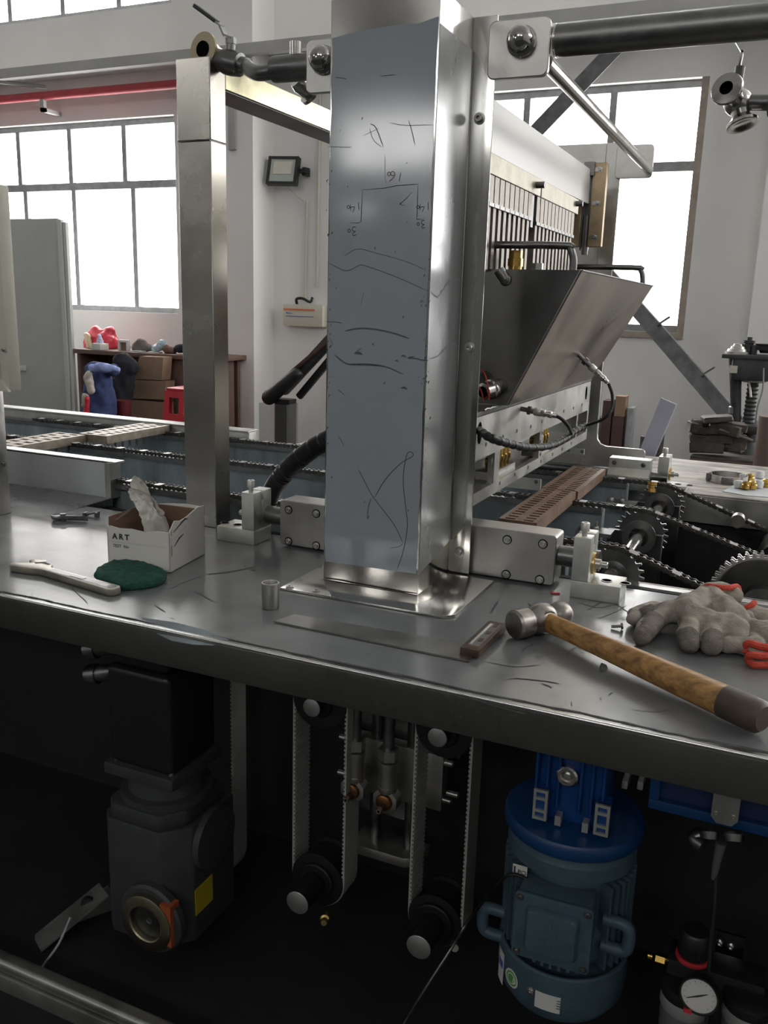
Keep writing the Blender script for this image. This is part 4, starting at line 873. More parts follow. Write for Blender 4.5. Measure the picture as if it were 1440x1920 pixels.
# sensors with cables
def sensor(lab, a, b):
    t = thing('sensor', lab, 'sensor', a); a, b = V(a), V(b); d = (b-a); L_ = d.length; d.normalize()
    q = B(); lathe(q, [(.0045, 0), (.0045, .3*L_), (.0052, .3*L_), (.0052, .42*L_)], a, d, 16); part('probe', q, M_dsteel, t)
    q = B(); hexnut(q, a+d*L_*.22, a+d*L_*.32, .0085); part('lock_nut', q, M_dsteel, t)
    q = B(); lathe(q, [(.0065, 0), (.0075, .002), (.0075, .012), (.0062, .014)], a+d*L_*.42, d, 16); part('collar', q, M_nickel, t)
    q = B(); lathe(q, [(.0062, .0), (.0068, .003), (.0068, .010), (.0058, .011), (.0058, .016), (.0066, .017), (.0066, .022), (.005, .024), (.005, .030), (.0038, .033)], a+d*L_*.60, d, 16); part('plug', q, M_steel, t)
    return t
sensor('sensor pointing into the sloping hopper side', (-.391, 1.82, 1.214), at(1141, 719, y=1.82))
sensor('sensor plugged into the manifold strip, nearer than the hopper sensor', (-.44, 1.60, at(972, 770, x=-.44).z+.002), at(1036, 778, y=1.60))
t = thing('sensor_cable', 'black spiral-wrapped cable looping from the manifold hole to both sensors', 'cable', (-.38, 1.7, 1.03))
wr = [V((-.442, 1.36, 1.107)), at(920, 821, x=-.40), at(955, 832, x=-.385), at(990, 839, x=-.38), at(1030, 836, x=-.378), at(1060, 822, x=-.378), at(1078, 808, x=-.376), at(1098, 798, x=-.372)]
W = spline(wr, 14); q = B(); tube(q, W, .0062, 12); part('bundle', q, M_rubber, t)
for k in range(6, len(W)-2, 5):
    q = B(); d = (W[k+1]-W[k]).normalized(); lathe(q, [(.0066, -.0045), (.0072, -.003), (.0072, .003), (.0066, .0045)], W[k], d, 12); part('wrap_turn', q, M_black, t)
q = B(); e = at(1141, 719, y=1.82); tube(q, [e, at(1148, 740, y=1.82), at(1147, 765, y=1.81), at(1132, 785, y=1.80), wr[-1]], .0032, 10, smooth=6); part('cable_lead', q, M_rubber, t)
q = B(); e = at(1036, 778, y=1.60); tube(q, [e, at(1052, 785, y=1.60), at(1066, 800, y=1.62), at(1072, 815, x=-.376)], .0032, 10, smooth=6); part('cable_lead', q, M_rubber, t)

# corrugated hose
t = thing('corrugated_hose', 'black corrugated hose curving down behind the left shaft bracket', 'hose', (-.85, 1.42, .87))
W = spline([at(x, y, y=1.44) for x, y in ((655, 808), (612, 826), (578, 847), (545, 875), (517, 908), (500, 945))]+[V((at(494, 975, y=1.44).x, 1.44, .89))], 26)
q = B(); tube(q, W, .017, 18, rf=lambda f: .0178+(.0012 if int(f*(len(W)-1)) % 2 else -.0012)); part('hose', q, M_black, t)

# ================================================================== CHAINS, SPROCKETS, MOULD BARS
PITCH = .0127
def link_mesh(yo, inner):
    q = B(); r = .0052
    for s in (1, -1):
        pl = [(PITCH+r*math.cos(a), r*math.sin(a)) for a in (-PI/2, -PI/4, 0, PI/4, PI/2)]+[(PITCH/2, r*.62)]+[(r*math.cos(a), r*math.sin(a)) for a in (PI/2, 3*PI/4, PI, 5*PI/4, 3*PI/2)]+[(PITCH/2, -r*.62)]
        prism(q, pl, lambda u, v, d: V((u, s*yo+d, v)), -.0008, .0008)
    if inner:
        for x in (0, PITCH): cyl(q, (x, -yo, 0), (x, yo, 0), .0040, seg=8)
    else:
        for x in (0, PITCH): cyl(q, (x, -yo-.0018, 0), (x, yo+.0018, 0), .0022, seg=8)
    return q
def attach_mesh():
    q = B(); box(q, -.001, PITCH+.001, -.026, -.006, .0062, .0076); box(q, -.001, PITCH+.001, -.008, -.0065, -.003, .0075); cyl(q, (PITCH/2, -.017, .0075), (PITCH/2, -.017, .0079), .0028, seg=10); return q
proto = {}
for nm, fnm in (('outer', lambda: link_mesh(.0082, False)), ('inner', lambda: link_mesh(.0062, True)), ('tab', attach_mesh)):
    proto[nm] = mesh_obj('link', fnm(), M_chain if nm != 'tab' else M_tab)
def along(path):
    """points one pitch apart along a polyline"""
    P_ = [V(p) for p in path]; out = [P_[0]]; i = 0; cur = P_[0]; need = PITCH
    while i < len(P_)-1:
        d = (P_[i+1]-cur).length
        if d >= need: cur = cur+(P_[i+1]-cur).normalized()*need; out.append(cur); need = PITCH
        else: need -= d; i += 1; cur = P_[i]
    return out
SX, SZ, SR = -.232, .855, .050
def chain(lab, y, x0, tabs, xe, ze):
    t = thing('roller_chain', lab, 'chain', (x0, y, .905), 'conveyor chains')
    a = math.atan2(.905-ze, xe-SX)*1.0
    path = [(x0, y, SZ+SR)]+[(SX+SR*math.sin(k*a/5), y, SZ+SR*math.cos(k*a/5)) for k in range(6)]
    L_ = (xe-path[-1][0]); path.append((xe, y, path[-1][2]-math.tan(a)*L_))
    pts = along(path)
    for k in range(len(pts)-1):
        d = pts[k+1]-pts[k]; o = proto['inner' if k % 2 else 'outer'].copy(); C.objects.link(o); o.name = 'link'; o.parent = t
        o.location = pts[k]-t.location; o.rotation_euler = (0, -math.atan2(d.z, d.x), 0)
        if k % tabs == tabs//2:
            o2 = proto['tab'].copy(); C.objects.link(o2); o2.name = 'attachment_tab'; o2.parent = t; o2.location = o.location; o2.rotation_euler = o.rotation_euler
    return t
e = at(1345, 1112, y=1.505); chain('nearest roller chain, coming out past the white panel corner', 1.505, -1.31, 6, e.x+.06, e.z-.025)
e = at(1440, 1052, y=1.83); chain('middle roller chain running over the second sprocket', 1.83, -2.15, 6, e.x+.03, e.z-.008)
e = at(1440, 1000, y=2.14); chain('farthest roller chain beside the far bench edge', 2.14, -2.2, 6, e.x+.03, e.z-.008)

def sprocket(q, c, r, n, w_):
    pl = []
    for k in range(n):
        a = 2*PI*k/n; h = 2*PI/n
        for f, rr_ in ((-.32, r-.0045), (-.12, r+.0035), (.12, r+.0035), (.32, r-.0045)): pl.append((rr_*math.cos(a+f*h), rr_*math.sin(a+f*h)))
    c = V(c); prism(q, pl, lambda u, v, d: V((c.x+u, c.y+d, c.z+v)), -w_/2, w_/2)
t = thing('sprocket_shaft', 'bright shaft with three toothed sprockets at the end of the chain rails', 'shaft', (SX, 1.8, SZ))
q = B(); cyl(q, (SX, 1.49, SZ), (SX, 2.20, SZ), .0125, seg=22); part('shaft', q, M_mirror, t)
for y in (1.505, 1.83, 2.14):
    q = B(); sprocket(q, (SX, y, SZ), SR, 25, .006); o = part('sprocket', q, M_dsteel, t)
    q = B(); lathe(q, [(.024, -.008), (.027, -.006), (.027, .012), (.024, .014)], (SX, y, SZ), (0, 1, 0), 28); part('hub', q, M_hopd, o)
    q = B(); lathe(q, [(.018, -.012), (.018, -.008)], (SX, y, SZ), (0, 1, 0), 20); part('seal_ring', q, M_dsteel, o)
for k, y in enumerate((1.808, 2.117)):
    t = thing('bearing_block', ('dark bearing block holding the sprocket shaft, nearer of two', 'dark bearing block holding the sprocket shaft, by the far chain')[k], 'bearing', (SX, y, .70))
    q = B(); prism(q, [(SX-.065, .70), (SX+.046, .70), (SX+.046, .862), (SX-.065, .862)], XZ(y-.004), 0, .012); part('plate', bevel(q, .0015, 1), M_hopd, t)
    q = B(); box(q, SX-.12, SX-.05, y-.05, y+.0, .854, .862); part('top_shelf', q, M_dsteel, t)
    q = B(); lathe(q, [(.019, 0), (.024, 0), (.028, .003), (.034, .004), (.034, .010), (.019, .010)], (SX, y-.004, SZ), (0, -1, 0), 30, closed=True); part('housing', q, M_dsteel, t)
    for dx in (-.11, -.085): q = B(); bolt(q, (SX+dx, y-.02, .862), (0, 0, 1), .005, .006); cyl(q, (SX+dx, y-.02, .866), (SX+dx, y-.02, .878), .003, seg=8); part('bolt', q, M_steelb, t)
p = at(1266+7, 915, y=2.09); q = B(); lathe(q, [(.011, -.012), (.011, -.004), (.007, -.003), (.007, .003), (.011, .004), (.011, .012)], at(1222, 913, y=2.08), (0, .2, 1), 14); solo('bright_bushing', q, M_gold, 'small bright brass bushing standing behind the far sprocket', 'bushing')
t = thing('large_sprocket', 'large dark double sprocket low down at the right edge', 'sprocket', at(1425, 1125, y=1.70))
c = at(1425, 1125, y=1.70)
q = B(); sprocket(q, c+V((0, -.008, 0)), .088, 42, .005); sprocket(q, c+V((0, .008, 0)), .088, 42, .005); part('toothed_disc', q, M_steelb, t, kind='stuff')
q = B(); lathe(q, [(.078, -.016), (.080, -.014), (.080, .012), (.078, .014)], c, (0, 1, 0), 40); part('face_disc', q, M_hopd, t)
q = B(); lathe(q, [(.03, -.03), (.034, -.016)], c, (0, 1, 0), 24); part('hub', q, M_dsteel, t)
p = at(1383, 978, y=2.05); q = B(); cyl(q, p, p+V((0, .03, 0)), .015, seg=22); solo('round_stud', q, M_hop, 'round grey shaft end showing in the dark pit behind the chains', 'shaft')
p = at(1440, 930, y=2.1); q = B(); cyl(q, (p.x+.05, 2.05, .76), (p.x+.05, 2.2, .76), .06, seg=28); solo('pit_roller', q, M_hopd, 'dark roller half hidden in the pit at the right edge', 'roller')

def mould_bar(lab, x0, x1, y0, y1, zt, n, m, pins=False, dy=0):
    """perforated bar: rails and ribs leave two rows of open slots; closed by a dark strip underneath"""
    t = thing('mould_bar', lab, 'bar', ((x0+x1)/2, y0, zt-.022), 'perforated mould bars')
    w_ = x1-x0; hz = .016; q = B()
    sl = w_*.27; e1, c0 = x0+w_*.13, x0+w_*.13+sl; c1, e2 = x1-w_*.13-sl, x1-w_*.13
    for a, b in ((x0, e1), (c0, c1), (e2, x1)): box(q, a, b, y0, y1, zt-hz, zt)
    st = (y1-y0)/n
    for k in range(n+1):
        a = max(y0, y0+k*st-st*.27); b = min(y1, y0+k*st+st*.27)
        for u, v in ((e1, c0), (c1, e2)): box(q, u, v, a, b, zt-hz, zt-.0002)
    part('slotted_top', q, m, t, False)
    q = B(); box(q, x0, x1, y0, y1, zt-.022, zt-hz); part('base_strip', q, m, t)
    if pins:
        for k in range(9):
            y = y0+(y1-y0)*(k+.5)/9; q = B(); cyl(q, (x1-.012, y, zt-.042), (x1-.012, y, zt-.022), .0035, seg=8); part('pin', q, M_dsteel, t)
    return t
mould_bar('near brown slotted mould bar lying below the manifold', -.448, -.376, 1.525, 1.845, .924, 15, M_bar)
mould_bar('far brown slotted mould bar lying below the manifold, shifted right', -.440, -.366, 1.775, 2.17, .926, 16, M_bar) if 0 else mould_bar('far brown slotted mould bar beside the pale bearing block', -.452, -.372, 1.85, 2.16, .924, 15, M_bar)
mould_bar('near tan mould bar with pins, half hidden by the white panel', -1.845, -1.745, 1.515, 1.875, .924, 11, M_barl, True)
mould_bar('far tan mould bar with pins, reaching to the square post', -1.775, -1.675, 1.88, 2.155, .926, 9, M_barl, True)
# items on the far bench
t = thing('hose_clamp', 'steel ring clamp lying on the worn far bench', 'clamp', at(1362, 905, z=.87))
c = at(1365, 903, z=.87); q = B(); lathe(q, [(.046, 0), (.049, 0), (.049, .020), (.046, .020)], c, (0, 0, 1), 36, closed=True); part('band', q, M_steel, t)
q = B(); obox(q, c+V((-.048, -.012, .012)), (.014, .02, .02)); part('hinge', bevel(q, .002), M_dsteel, t)
q = B(); obox(q, c+V((-.0, -.049, .010)), (.03, .006, .018)); part('latch', bevel(q, .002), M_dsteel, t)
rs = random.Random(21)
q = B(); prism(q, [(at(x, y, z=.8702).x, at(x, y, z=.8702).y) for x, y in ((1355, 922), (1400, 930), (1470, 935), (1490, 905), (1420, 895), (1385, 905))], XY(.8702), 0, .0015); solo('film_scrap', q, M_whitefilm, 'thin film scrap under the brass fittings on the far bench', 'film')
spots = [(1385, 915, 0, 'leftmost white bush beside the ring clamp', 0), (1396, 918, 1, 'brass fitting in the front, second from the ring', 0), (1410, 917, 1, 'middle brass fitting in the front row', 0), (1421, 915, 0, 'white bush right of the middle brass fitting', 0), (1405, 903, 1, 'brass fitting resting behind the middle one', 0), (1424, 897, 0, 'large white bush at the rear', 0), (1436, 913, 1, 'brass fitting nearest the right picture edge', 0), (1394, 902, 0, 'white bush behind the front brass fittings', 0)]
for px, py, b, nm, _ in spots:
    p = at(px, py, z=.872); r = .0115; q = B()
    if b: lathe(q, [(r*.5, 0), (r, .003), (r, .012), (r*.7, .014), (r*.75, .020), (r*.3, .022)], p, (.2*rs.uniform(-1, 1), .4*rs.uniform(-1, 1), 1), 12)
    else: lathe(q, [(r*.9, 0), (r, .002), (r, .016), (r*.8, .019), (r*.4, .02)], p, (.2*rs.uniform(-1, 1), .2, 1), 14)
    solo('brass_fitting' if b else 'plastic_bush', q, M_gold if b else M_white, nm+' on the far bench film scrap', 'fitting' if b else 'bush', 'fittings on the far bench')

# left enclosure on its post
t = thing('side_enclosure', 'cream framed enclosure panel on a grey post at the left edge', 'enclosure', (-1.5, 1.24, ZB))
Ye = 1.24; g = lambda x, y: at(x, y, y=Ye)
q = B(); xr = at(15, 865, y=Ye+.03).x; box(q, xr-.25, xr, Ye, Ye+.03, ZB, g(10, 738).z); part('post', bevel(q, .002), M_steelb, t)
q = B(); bolt(q, (g(7, 870).x, Ye, g(7, 870).z), (0, -1, 0), .004, .003); part('bolt', q, M_dsteel, t)
xr, zt_, zb_ = at(29, 540, y=Ye+.02).x, g(10, 345).z, g(20, 733).z
q = B(); box(q, xr-.35, xr, Ye-.01, Ye+.02, zb_, zt_); part('case', bevel(q, .004), M_cream, t)
q = B(); prism(q, [(xr-.35, zb_), (xr+.004, zb_), (xr-.018, zb_+.022), (xr-.018, zt_-.004), (xr-.35, zt_-.004), (xr-.35, zt_-.02), (xr-.032, zt_-.02), (xr-.032, zb_+.032), (xr-.35, zb_+.032)], XZ(Ye-.016), 0, .006); part('door_frame', q, M_cover, t)
q = B(); box(q, xr-.35, xr-.032, Ye-.013, Ye-.011, zb_+.032, zt_-.02); part('door_panel', q, M_cab, t)
q = B(); bolt(q, (g(19, 655).x, Ye-.0165, g(19, 655).z), (0, -1, 0), .003, .002); part('door_screw', q, M_steelb, t)

# ================================================================== TOOLS ON THE BENCH
zb = ZB+.0006
# adjustable wrench
t = thing('adjustable_wrench', 'chromed adjustable wrench lying beside the green pad', 'wrench', (-.96, .99, ZB))
hA, hB = V((-1.055, 1.001, zb)), V((-.866, .974, zb)); ax = (hB-hA).normalized(); ay = V((-ax.y, ax.x, 0))
fn = lambda u, v, d: hA+ax*u+ay*v+V((0, 0, d))
q = B(); prism(q, [(-.012, -.022), (.012, -.016), (.035, -.0085), (.19, -.0125), (.197, -.008), (.198, .006), (.19, .0115), (.035, .0085), (.028, .016), (.024, .020), (.006, .020), (.004, .012), (-.001, .006), (-.006, .010), (-.012, .004), (-.022, -.004), (-.030, -.008), (-.034, -.014), (-.028, -.021), (-.020, -.024)], fn, 0, .011); part('body', bevel(q, .002), M_wrench, t)
q = B(); prism(q, [(-.012, .004), (-.004, .012), (.004, .024), (-.004, .030), (-.018, .022), (-.026, .020), (-.024, .012), (-.018, .010)], fn, .001, .0105); part('moving_jaw', bevel(q, .0012), M_wrench, t)
q = B(); lathe(q, [(.0055, 0)]+[(.0058 if k % 2 else .0046, .0005+k*.0016) for k in range(11)]+[(.005, .018)], fn(.005, .016, .0065), ax, 14); part('knurled_screw', q, M_dsteel, t)
q = B(); prism(q, rrect(.045, .178, -.0055, .0055, .005), fn, .0108, .0112); part('handle_recess', q, M_dsteel, t)
q = B(); prism(q, rrect(.095, .125, -.004, .004, .001), fn, .0111, .0117); part('stamped_panel', q, M_dsteel, t)
q = B(); lathe(q, [(.0065, 0), (.0065, .0004)], fn(.186, 0, .0109), (0, 0, 1), 16); part('hang_hole', q, M_black, t)
# green scouring pad
t = thing('scouring_pad', 'dark green fibre scouring pad lying against the white carton', 'scouring pad', at(243, 1087, z=ZB))
q = B(); outl = spline([at(x, y, z=ZB) for x, y in ((176, 1086), (192, 1071), (215, 1063), (250, 1061), (285, 1070), (308, 1080), (313, 1090), (298, 1101), (262, 1108), (228, 1110), (206, 1103), (188, 1096), (176, 1086))], 6)[:-1]
gc = sum(outl, V())/len(outl); rings_ = []
for f, h in ((.93, .0004), (.99, .003), (1.0, .007), (.97, .011), (.85, .014), (.6, .0155), (.3, .016), (.05, .016)): rings_.append([gc+(p-gc)*f+V((0, 0, h)) for p in outl])
rings(q, rings_)
for v in q.verts:
    k = noise.noise(v.co*260)*.0016+noise.noise(v.co*70)*.0026; v.co += V((k, -k*.7, abs(k)*.9 if v.co.z > ZB+.002 else 0))
part('pad', q, M_green, t)
q = B(); rs = random.Random(9)
for k in range(900):
    p = rs.choice(outl); f = rs.uniform(.2, 1.0)**.4; a = gc+(p-gc)*f+V((rs.uniform(-.004, .004), rs.uniform(-.004, .004), .004+.012*(1-f**6)+rs.uniform(-.002, .001)))
    d = V((rs.uniform(-1, 1), rs.uniform(-1, 1), rs.uniform(-.1, .8))).normalized()*rs.uniform(.002, .006); s_ = V((-d.y, d.x, 0)).normalized()*.0003
    a.z = max(a.z, ZB+.0015); q.faces.new([q.verts.new(a-s_), q.verts.new(a+s_), q.verts.new(a+d)])
part('fibres', q, M_green, t, False, kind='stuff')
# open carton
t = thing('parts_box', 'small white open carton reading ART with torn flaps', 'box', (-.92, 1.14, ZB))
fl, fr_, br_ = V((-.973, 1.083, ZB+.0005)), V((-.861, 1.099, ZB+.0005)), V((-.918, 1.207, ZB+.0005)); ux = (fr_-fl).normalized(); uy = V((-ux.y, ux.x, 0)); Wd = (fr_-fl).length; Dp = .118
Hh = .066; fb = lambda u, v, d: fl+ux*u+uy*v+V((0, 0, d))
th = .0016
def panel(nm, a, b, prof, m, inner=True):
    """upright cardboard side from (u,v) a to b with a ragged top profile [(t, height)]"""
    A, Bq = V((a[0], a[1], 0)), V((b[0], b[1], 0)); d = Bq-A; nn = V((d.y, -d.x, 0)).normalized()
    poly = [(0, 0), (1, 0)]+prof
    q = B(); prism(q, poly, lambda u, v, dd: (lambda p: fb(p.x, p.y, v))(A+d*u-nn*dd), 0, th); return part(nm, q, m, t, False)
panel('front_side', (0, 0), (Wd, 0), [(1, Hh), (.8, Hh+.001), (.62, Hh-.003), (.4, Hh), (.2, Hh-.001), (.05, Hh+.002), (0, Hh)], M_paper)
panel('right_side', (Wd, 0), (Wd, Dp), [(1, Hh+.020), (.8, Hh+.022), (.5, Hh+.014), (.32, Hh+.012), (.15, Hh+.016), (0, Hh)], M_paper)
panel('back_side', (Wd, Dp), (0, Dp), [(1, Hh+.012), (.6, Hh+.018), (.3, Hh+.02), (0, Hh+.018)], M_paper)
panel('left_side', (0, Dp), (0, 0), [(1, Hh), (.7, Hh+.004), (.3, Hh+.01), (0, Hh+.012)], M_paper)
for nm, a, b, o_ in (('inner_lining', (.002, .004), (Wd-.002, .004), 0), ('inner_lining', (Wd-.0022, .002), (Wd-.0022, Dp-.002), 0), ('inner_lining', (Wd-.002, Dp-.0022), (.002, Dp-.0022), 0), ('inner_lining', (.0022, Dp-.002), (.0022, .002), 0)):
    A, Bq = a, b; q = B()
    prism(q, [(0, .001), (1, .001), (1, Hh+(.016 if a[1] > .1 or a[0] > .1 else -.004)), (0, Hh+(.014 if a[1] > .1 else -.003))], lambda u, v, d, A=A, Bq=Bq: fb(A[0]+(Bq[0]-A[0])*u, A[1]+(Bq[1]-A[1])*u, v)+(ux*-d if abs(A[0]-Bq[0]) < .001 and A[0] > .05 else ux*d if abs(A[0]-Bq[0]) < .001 else uy*(d if A[1] < .05 else -d)), 0, .0006); part(nm, q, M_boxin, t, False)
q = B(); prism(q, [(0, 0), (Wd, 0), (Wd, Dp), (0, Dp)], lambda u, v, d: fb(u, v, d), 0, .001); part('floor', q, M_boxin, t, False)
q = B(); vs = [fb(-.001, .01, Hh-.002), fb(-.001, Dp*.55, Hh+.006), fb(.010, Dp*.5, Hh+.020), fb(.004, .02, Hh+.008)]
a = [q.verts.new(v) for v in vs]; b = [q.verts.new(v+V((.001, .0, .001))) for v in vs]; q.faces.new(a); q.faces.new(b[::-1])
for i in range(4): q.faces.new((a[i], a[(i+1) % 4], b[(i+1) % 4], b[i]))
part('torn_flap', q, M_bag, t, False)
fx, fz = ux, V((0, 0, 1))
text('lettering', 'A R T', M_mark, t, .0125, fb(.010, -.0003, Hh-.019), fx, fz, bold=.0004)
text('lettering', 'TEST  No', M_graph, t, .0072, fb(.010, -.0003, Hh-.033), fx, fz)
for k in (0, 1): q = B(); ribbon(q, [fb(.002, -.0002, Hh-.0235-k*.0018), fb(Wd*.96, -.0002, Hh-.0235-k*.0018)], .0005, -uy); part('printed_rule', q, M_graph, t, False)
sn = ux
for pts, wd, m in (([(.012, .064), (.05, .078), (.06, .076)], .004, M_graph), ([(.014, .040), (.030, .050), (.045, .054)], .004, M_graph), ([(.006, .026), (.006, .044)], .006, M_orange), ([(.006, .060), (.006, .070)], .004, M_orange), ([(.012, .052), (.055, .066)], .001, M_graph)):
    q = B(); ribbon(q, [fb(Wd, v, z) for v, z in pts], wd, ux); part('printed_mark', q, m, t, False)
bc = fb(Wd*.52, Dp*.52, 0)
Bp = lambda x, y, Y=1.145: at(x, y, y=Y)
def crumple(name, stations, m, par, amp, seed, nv=22, sub=5):
    """thin crumpled sheet: stations of (point, half width, sideways direction)"""
    P_ = spline([s_[0] for s_ in stations], sub); W_ = spline([V((s_[1], 0, 0)) for s_ in stations], sub); D_ = spline([V(s_[2]) for s_ in stations], sub)
    q = B(); g_ = []
    for i, p in enumerate(P_):
        d = D_[i].normalized(); t_ = (P_[min(i+1, len(P_)-1)]-P_[max(i-1, 0)]).normalized(); n_ = t_.cross(d).normalized(); row = []
        for k in range(nv):
            u = k/(nv-1)*2-1; w_ = W_[i].x*(1+.16*noise.noise(V((i*.6, seed, 7))))
            c = p+d*u*w_+n_*(.45*w_*(1-u*u)); h = 0
            for f, a in ((70, 1), (150, .55), (320, .25)): h += a*(1-2.2*abs(noise.noise(c*f+V((seed, 0, i*.02)))))
            row.append(q.verts.new(c+n_*amp*h+t_*amp*.6*noise.noise(c*120+V((0, seed, 0)))))
        g_.append(row)
    for a, b in zip(g_, g_[1:]):
        for k in range(nv-1): q.faces.new((a[k], a[k+1], b[k+1], b[k]))
    return part(name, q, m, par)
t = thing('plastic_bag', 'crumpled clear plastic sticking up out of the white ART carton', 'plastic bag', V((bc.x, bc.y, ZB+.002)))
sx = V((1, .15, 0))
crumple('sheet', [(V((bc.x+.012, bc.y-.01, ZB+.012)), .026, sx), (Bp(290, 982), .025, sx), (Bp(280, 960), .023, (1, .1, .25)), (Bp(266, 938), .020, (1, .1, .35)), (Bp(251, 926), .013, (1, .1, .6)), (Bp(240, 919), .0035, (.6, 0, 1))], M_bag, t, .0026, 3)
crumple('sheet', [(V((bc.x, bc.y+.006, ZB+.03)), .018, sx), (Bp(276, 955, 1.15), .014, sx), (Bp(266, 930, 1.15), .017, (1, .1, .1)), (Bp(257, 908, 1.15), .013, (1, .1, .3)), (Bp(249, 893, 1.15), .0035, (1, 0, .6))], M_bag, t, .0022, 9)
crumple('sheet', [(V((bc.x+.02, bc.y-.012, ZB+.02)), .016, sx), (Bp(298, 978, 1.13), .011, sx), (Bp(290, 962, 1.13), .009, (1, .1, -.4)), (Bp(283, 950, 1.13), .003, (1, 0, -.5))], M_bag, t, .0022, 15)

# pliers and clip
t = thing('pliers', 'small dark pliers lying near the left enclosure post', 'pliers', at(125, 978, z=ZB))
A, Bq = at(97, 975, z=zb), at(165, 978, z=zb); d = (Bq-A).normalized(); s = V((-d.y, d.x, 0)); L_ = (Bq-A).length
fn = lambda u, v, dd: A+d*u*L_+s*v+V((0, 0, dd))
for sg in (1, -1):
    q = B(); prism(q, [(0, .004*sg), (.12, .013*sg), (.25, .014*sg), (.35, .006*sg), (.55, .004*sg), (1, .001*sg), (1, 0), (.5, -.001*sg), (.33, -.003*sg), (.2, .004*sg), (.1, .006*sg), (.02, 0)][::sg], fn, .001 if sg > 0 else .004, .008 if sg > 0 else .011); part('jaw_half', bevel(q, .0008, 1), M_dsteel, t)
q = B(); lathe(q, [(.006, 0), (.006, .014)], fn(.32, 0, 0), (0, 0, 1), 14); part('pivot', q, M_dsteel, t)
t = thing('wire_clip', 'small dark metal clip standing right of the pliers', 'clip', at(172, 970, z=ZB))
p = at(172, 968, z=zb); q = B(); obox(q, p+V((0, 0, .006)), (.035, .008, .004), (1, .3, .25)); obox(q, p+V((.014, .0, .005)), (.006, .010, .010)); obox(q, p+V((-.012, -.004, .004)), (.006, .012, .008)); part('body', bevel(q, .001), M_dsteel, t, kind='stuff')
# tube socket
q = B(); c = at(507, 1139, z=ZB); lathe(q, [(.0105, .0005), (.0125, .0005), (.0128, .001), (.0128, .0375), (.0122, .038), (.0108, .038), (.0105, .037)], c, (0, 0, 1), 28, closed=True)
solo('steel_bush', q, M_steelb, 'short open steel tube standing on the bench in front of the foot plate', 'tube')
# try square
t = thing('try_square', 'old steel try square lying in front of the column foot', 'try square', at(730, 1200, z=ZB))
q = B(); pl = [at(x, y, z=ZB) for x, y in ((514, 1168), (552, 1155), (905, 1215), (880, 1243))]; prism(q, [(p.x, p.y) for p in pl], XY(zb), 0, .0022); part('blade', q, M_rule, t, False)
c0, c1, c2, c3 = [at(x, y, z=ZB+.003) for x, y in ((862, 1226), (884, 1240), (955, 1190), (917, 1174))]
q = B(); ux_ = (c3-c0).normalized(); vx_ = (c1-c0).normalized(); L_ = (c2-c1).length; w_ = .025; fn = lambda u, v, d: c0+ux_*u+V((ux_.y, -ux_.x, 0))*v+V((0, 0, d-.003))
prism(q, [(0, 0), (L_, 0), (L_, w_), (0, w_)], fn, .0022, .012); part('stock', bevel(q, .001), M_stock, t)
q = B(); prism(q, [(.016, .006), (L_-.012, .006), (L_-.012, .009), (.016, .009)], fn, .0118, .0125); part('bright_edge', q, M_edge, t)
q = B(); prism(q, [(.014, .005), (L_-.01, .005), (L_-.01, .020), (.014, .020)], fn, .0115, .0121); part('stock_recess', q, M_dsteel, t)
for k in range(3): q = B(); prism(q, [(.03+k*.03, .012), (.042+k*.03, .012), (.042+k*.03, .018), (.03+k*.03, .018)], fn, .012, .0124); part('stamped_mark', q, M_stock, t)
# hammer
t = thing('hammer', 'ball-pein hammer with a worn wooden handle and grimy end', 'hammer', at(1060, 1160, z=ZB))
zc_ = ZB+.0205
f0 = at(963, 1172, z=zc_); pe = at(1092, 1143, z=zc_-.002); d = (pe-f0).normalized(); HL = (pe-f0).length
q = B(); lathe(q, [(.0165, 0), (.0198, .003), (.0200, .006), (.0200, .024), (.0172, .027), (.0160, .030), (.0195, .038), (.0205, .050), (.0195, .062), (.0145, .069), (.0125, .073), (.0165, .078), (.0185, .086), (.0170, .095), (.0110, .102), (.003, .105)], f0, d, 32)
for v in q.verts:
    r_ = v.co-f0; u = r_.dot(d)
    if .032 < u < .07:
        k = 1-abs(u-.05)/.02; v.co.z += (v.co.z-zc_)*.10*max(0, k)
part('head', q, M_ham, t)
ec = f0+d*.050; he = at(1428, 1346, z=ZB+.021); hd = (he-ec); HLn = hd.length; hd.normalize(); hs = V((-hd.y, hd.x, 0)).normalized()
secs = [(-.012, .0095, .0125), (.01, .0100, .0130), (.03, .0100, .0135), (.07, .0105, .0140), (.12, .0115, .0150), (.18, .0135, .0165), (.24, .0160, .0175), (.29, .0178, .0180), (HLn-.012, .0190, .0188), (HLn-.002, .0185, .0180), (HLn+.003, .0140, .0135)]
def handle(nm, s_, m):
    q = B(); rr_ = []
    for u, a, b in s_:
        c = ec+hd*u; c.z = max(c.z, ZB+b+.0008) if u > .04 else c.z
        rr_.append([c+hs*(a*math.cos(2*PI*k/20))+V((0, 0, 1))*(b*math.sin(2*PI*k/20)) for k in range(20)])
    rings(q, rr_); return part(nm, q, m, t)
cut = HLn-.045
ab = [s_ for s_ in secs if s_[0] < cut]; handle('handle', ab+[(cut, .0185, .0184)], M_handle); handle('grimy_end', [(cut, .0186, .0185)]+[s_ for s_ in secs if s_[0] > cut], M_grip)
q = B(); lathe(q, [(.016, 0), (.018, .003), (.016, .008)], ec+hd*.008, hd, 20); part('collar', q, M_ham, t)
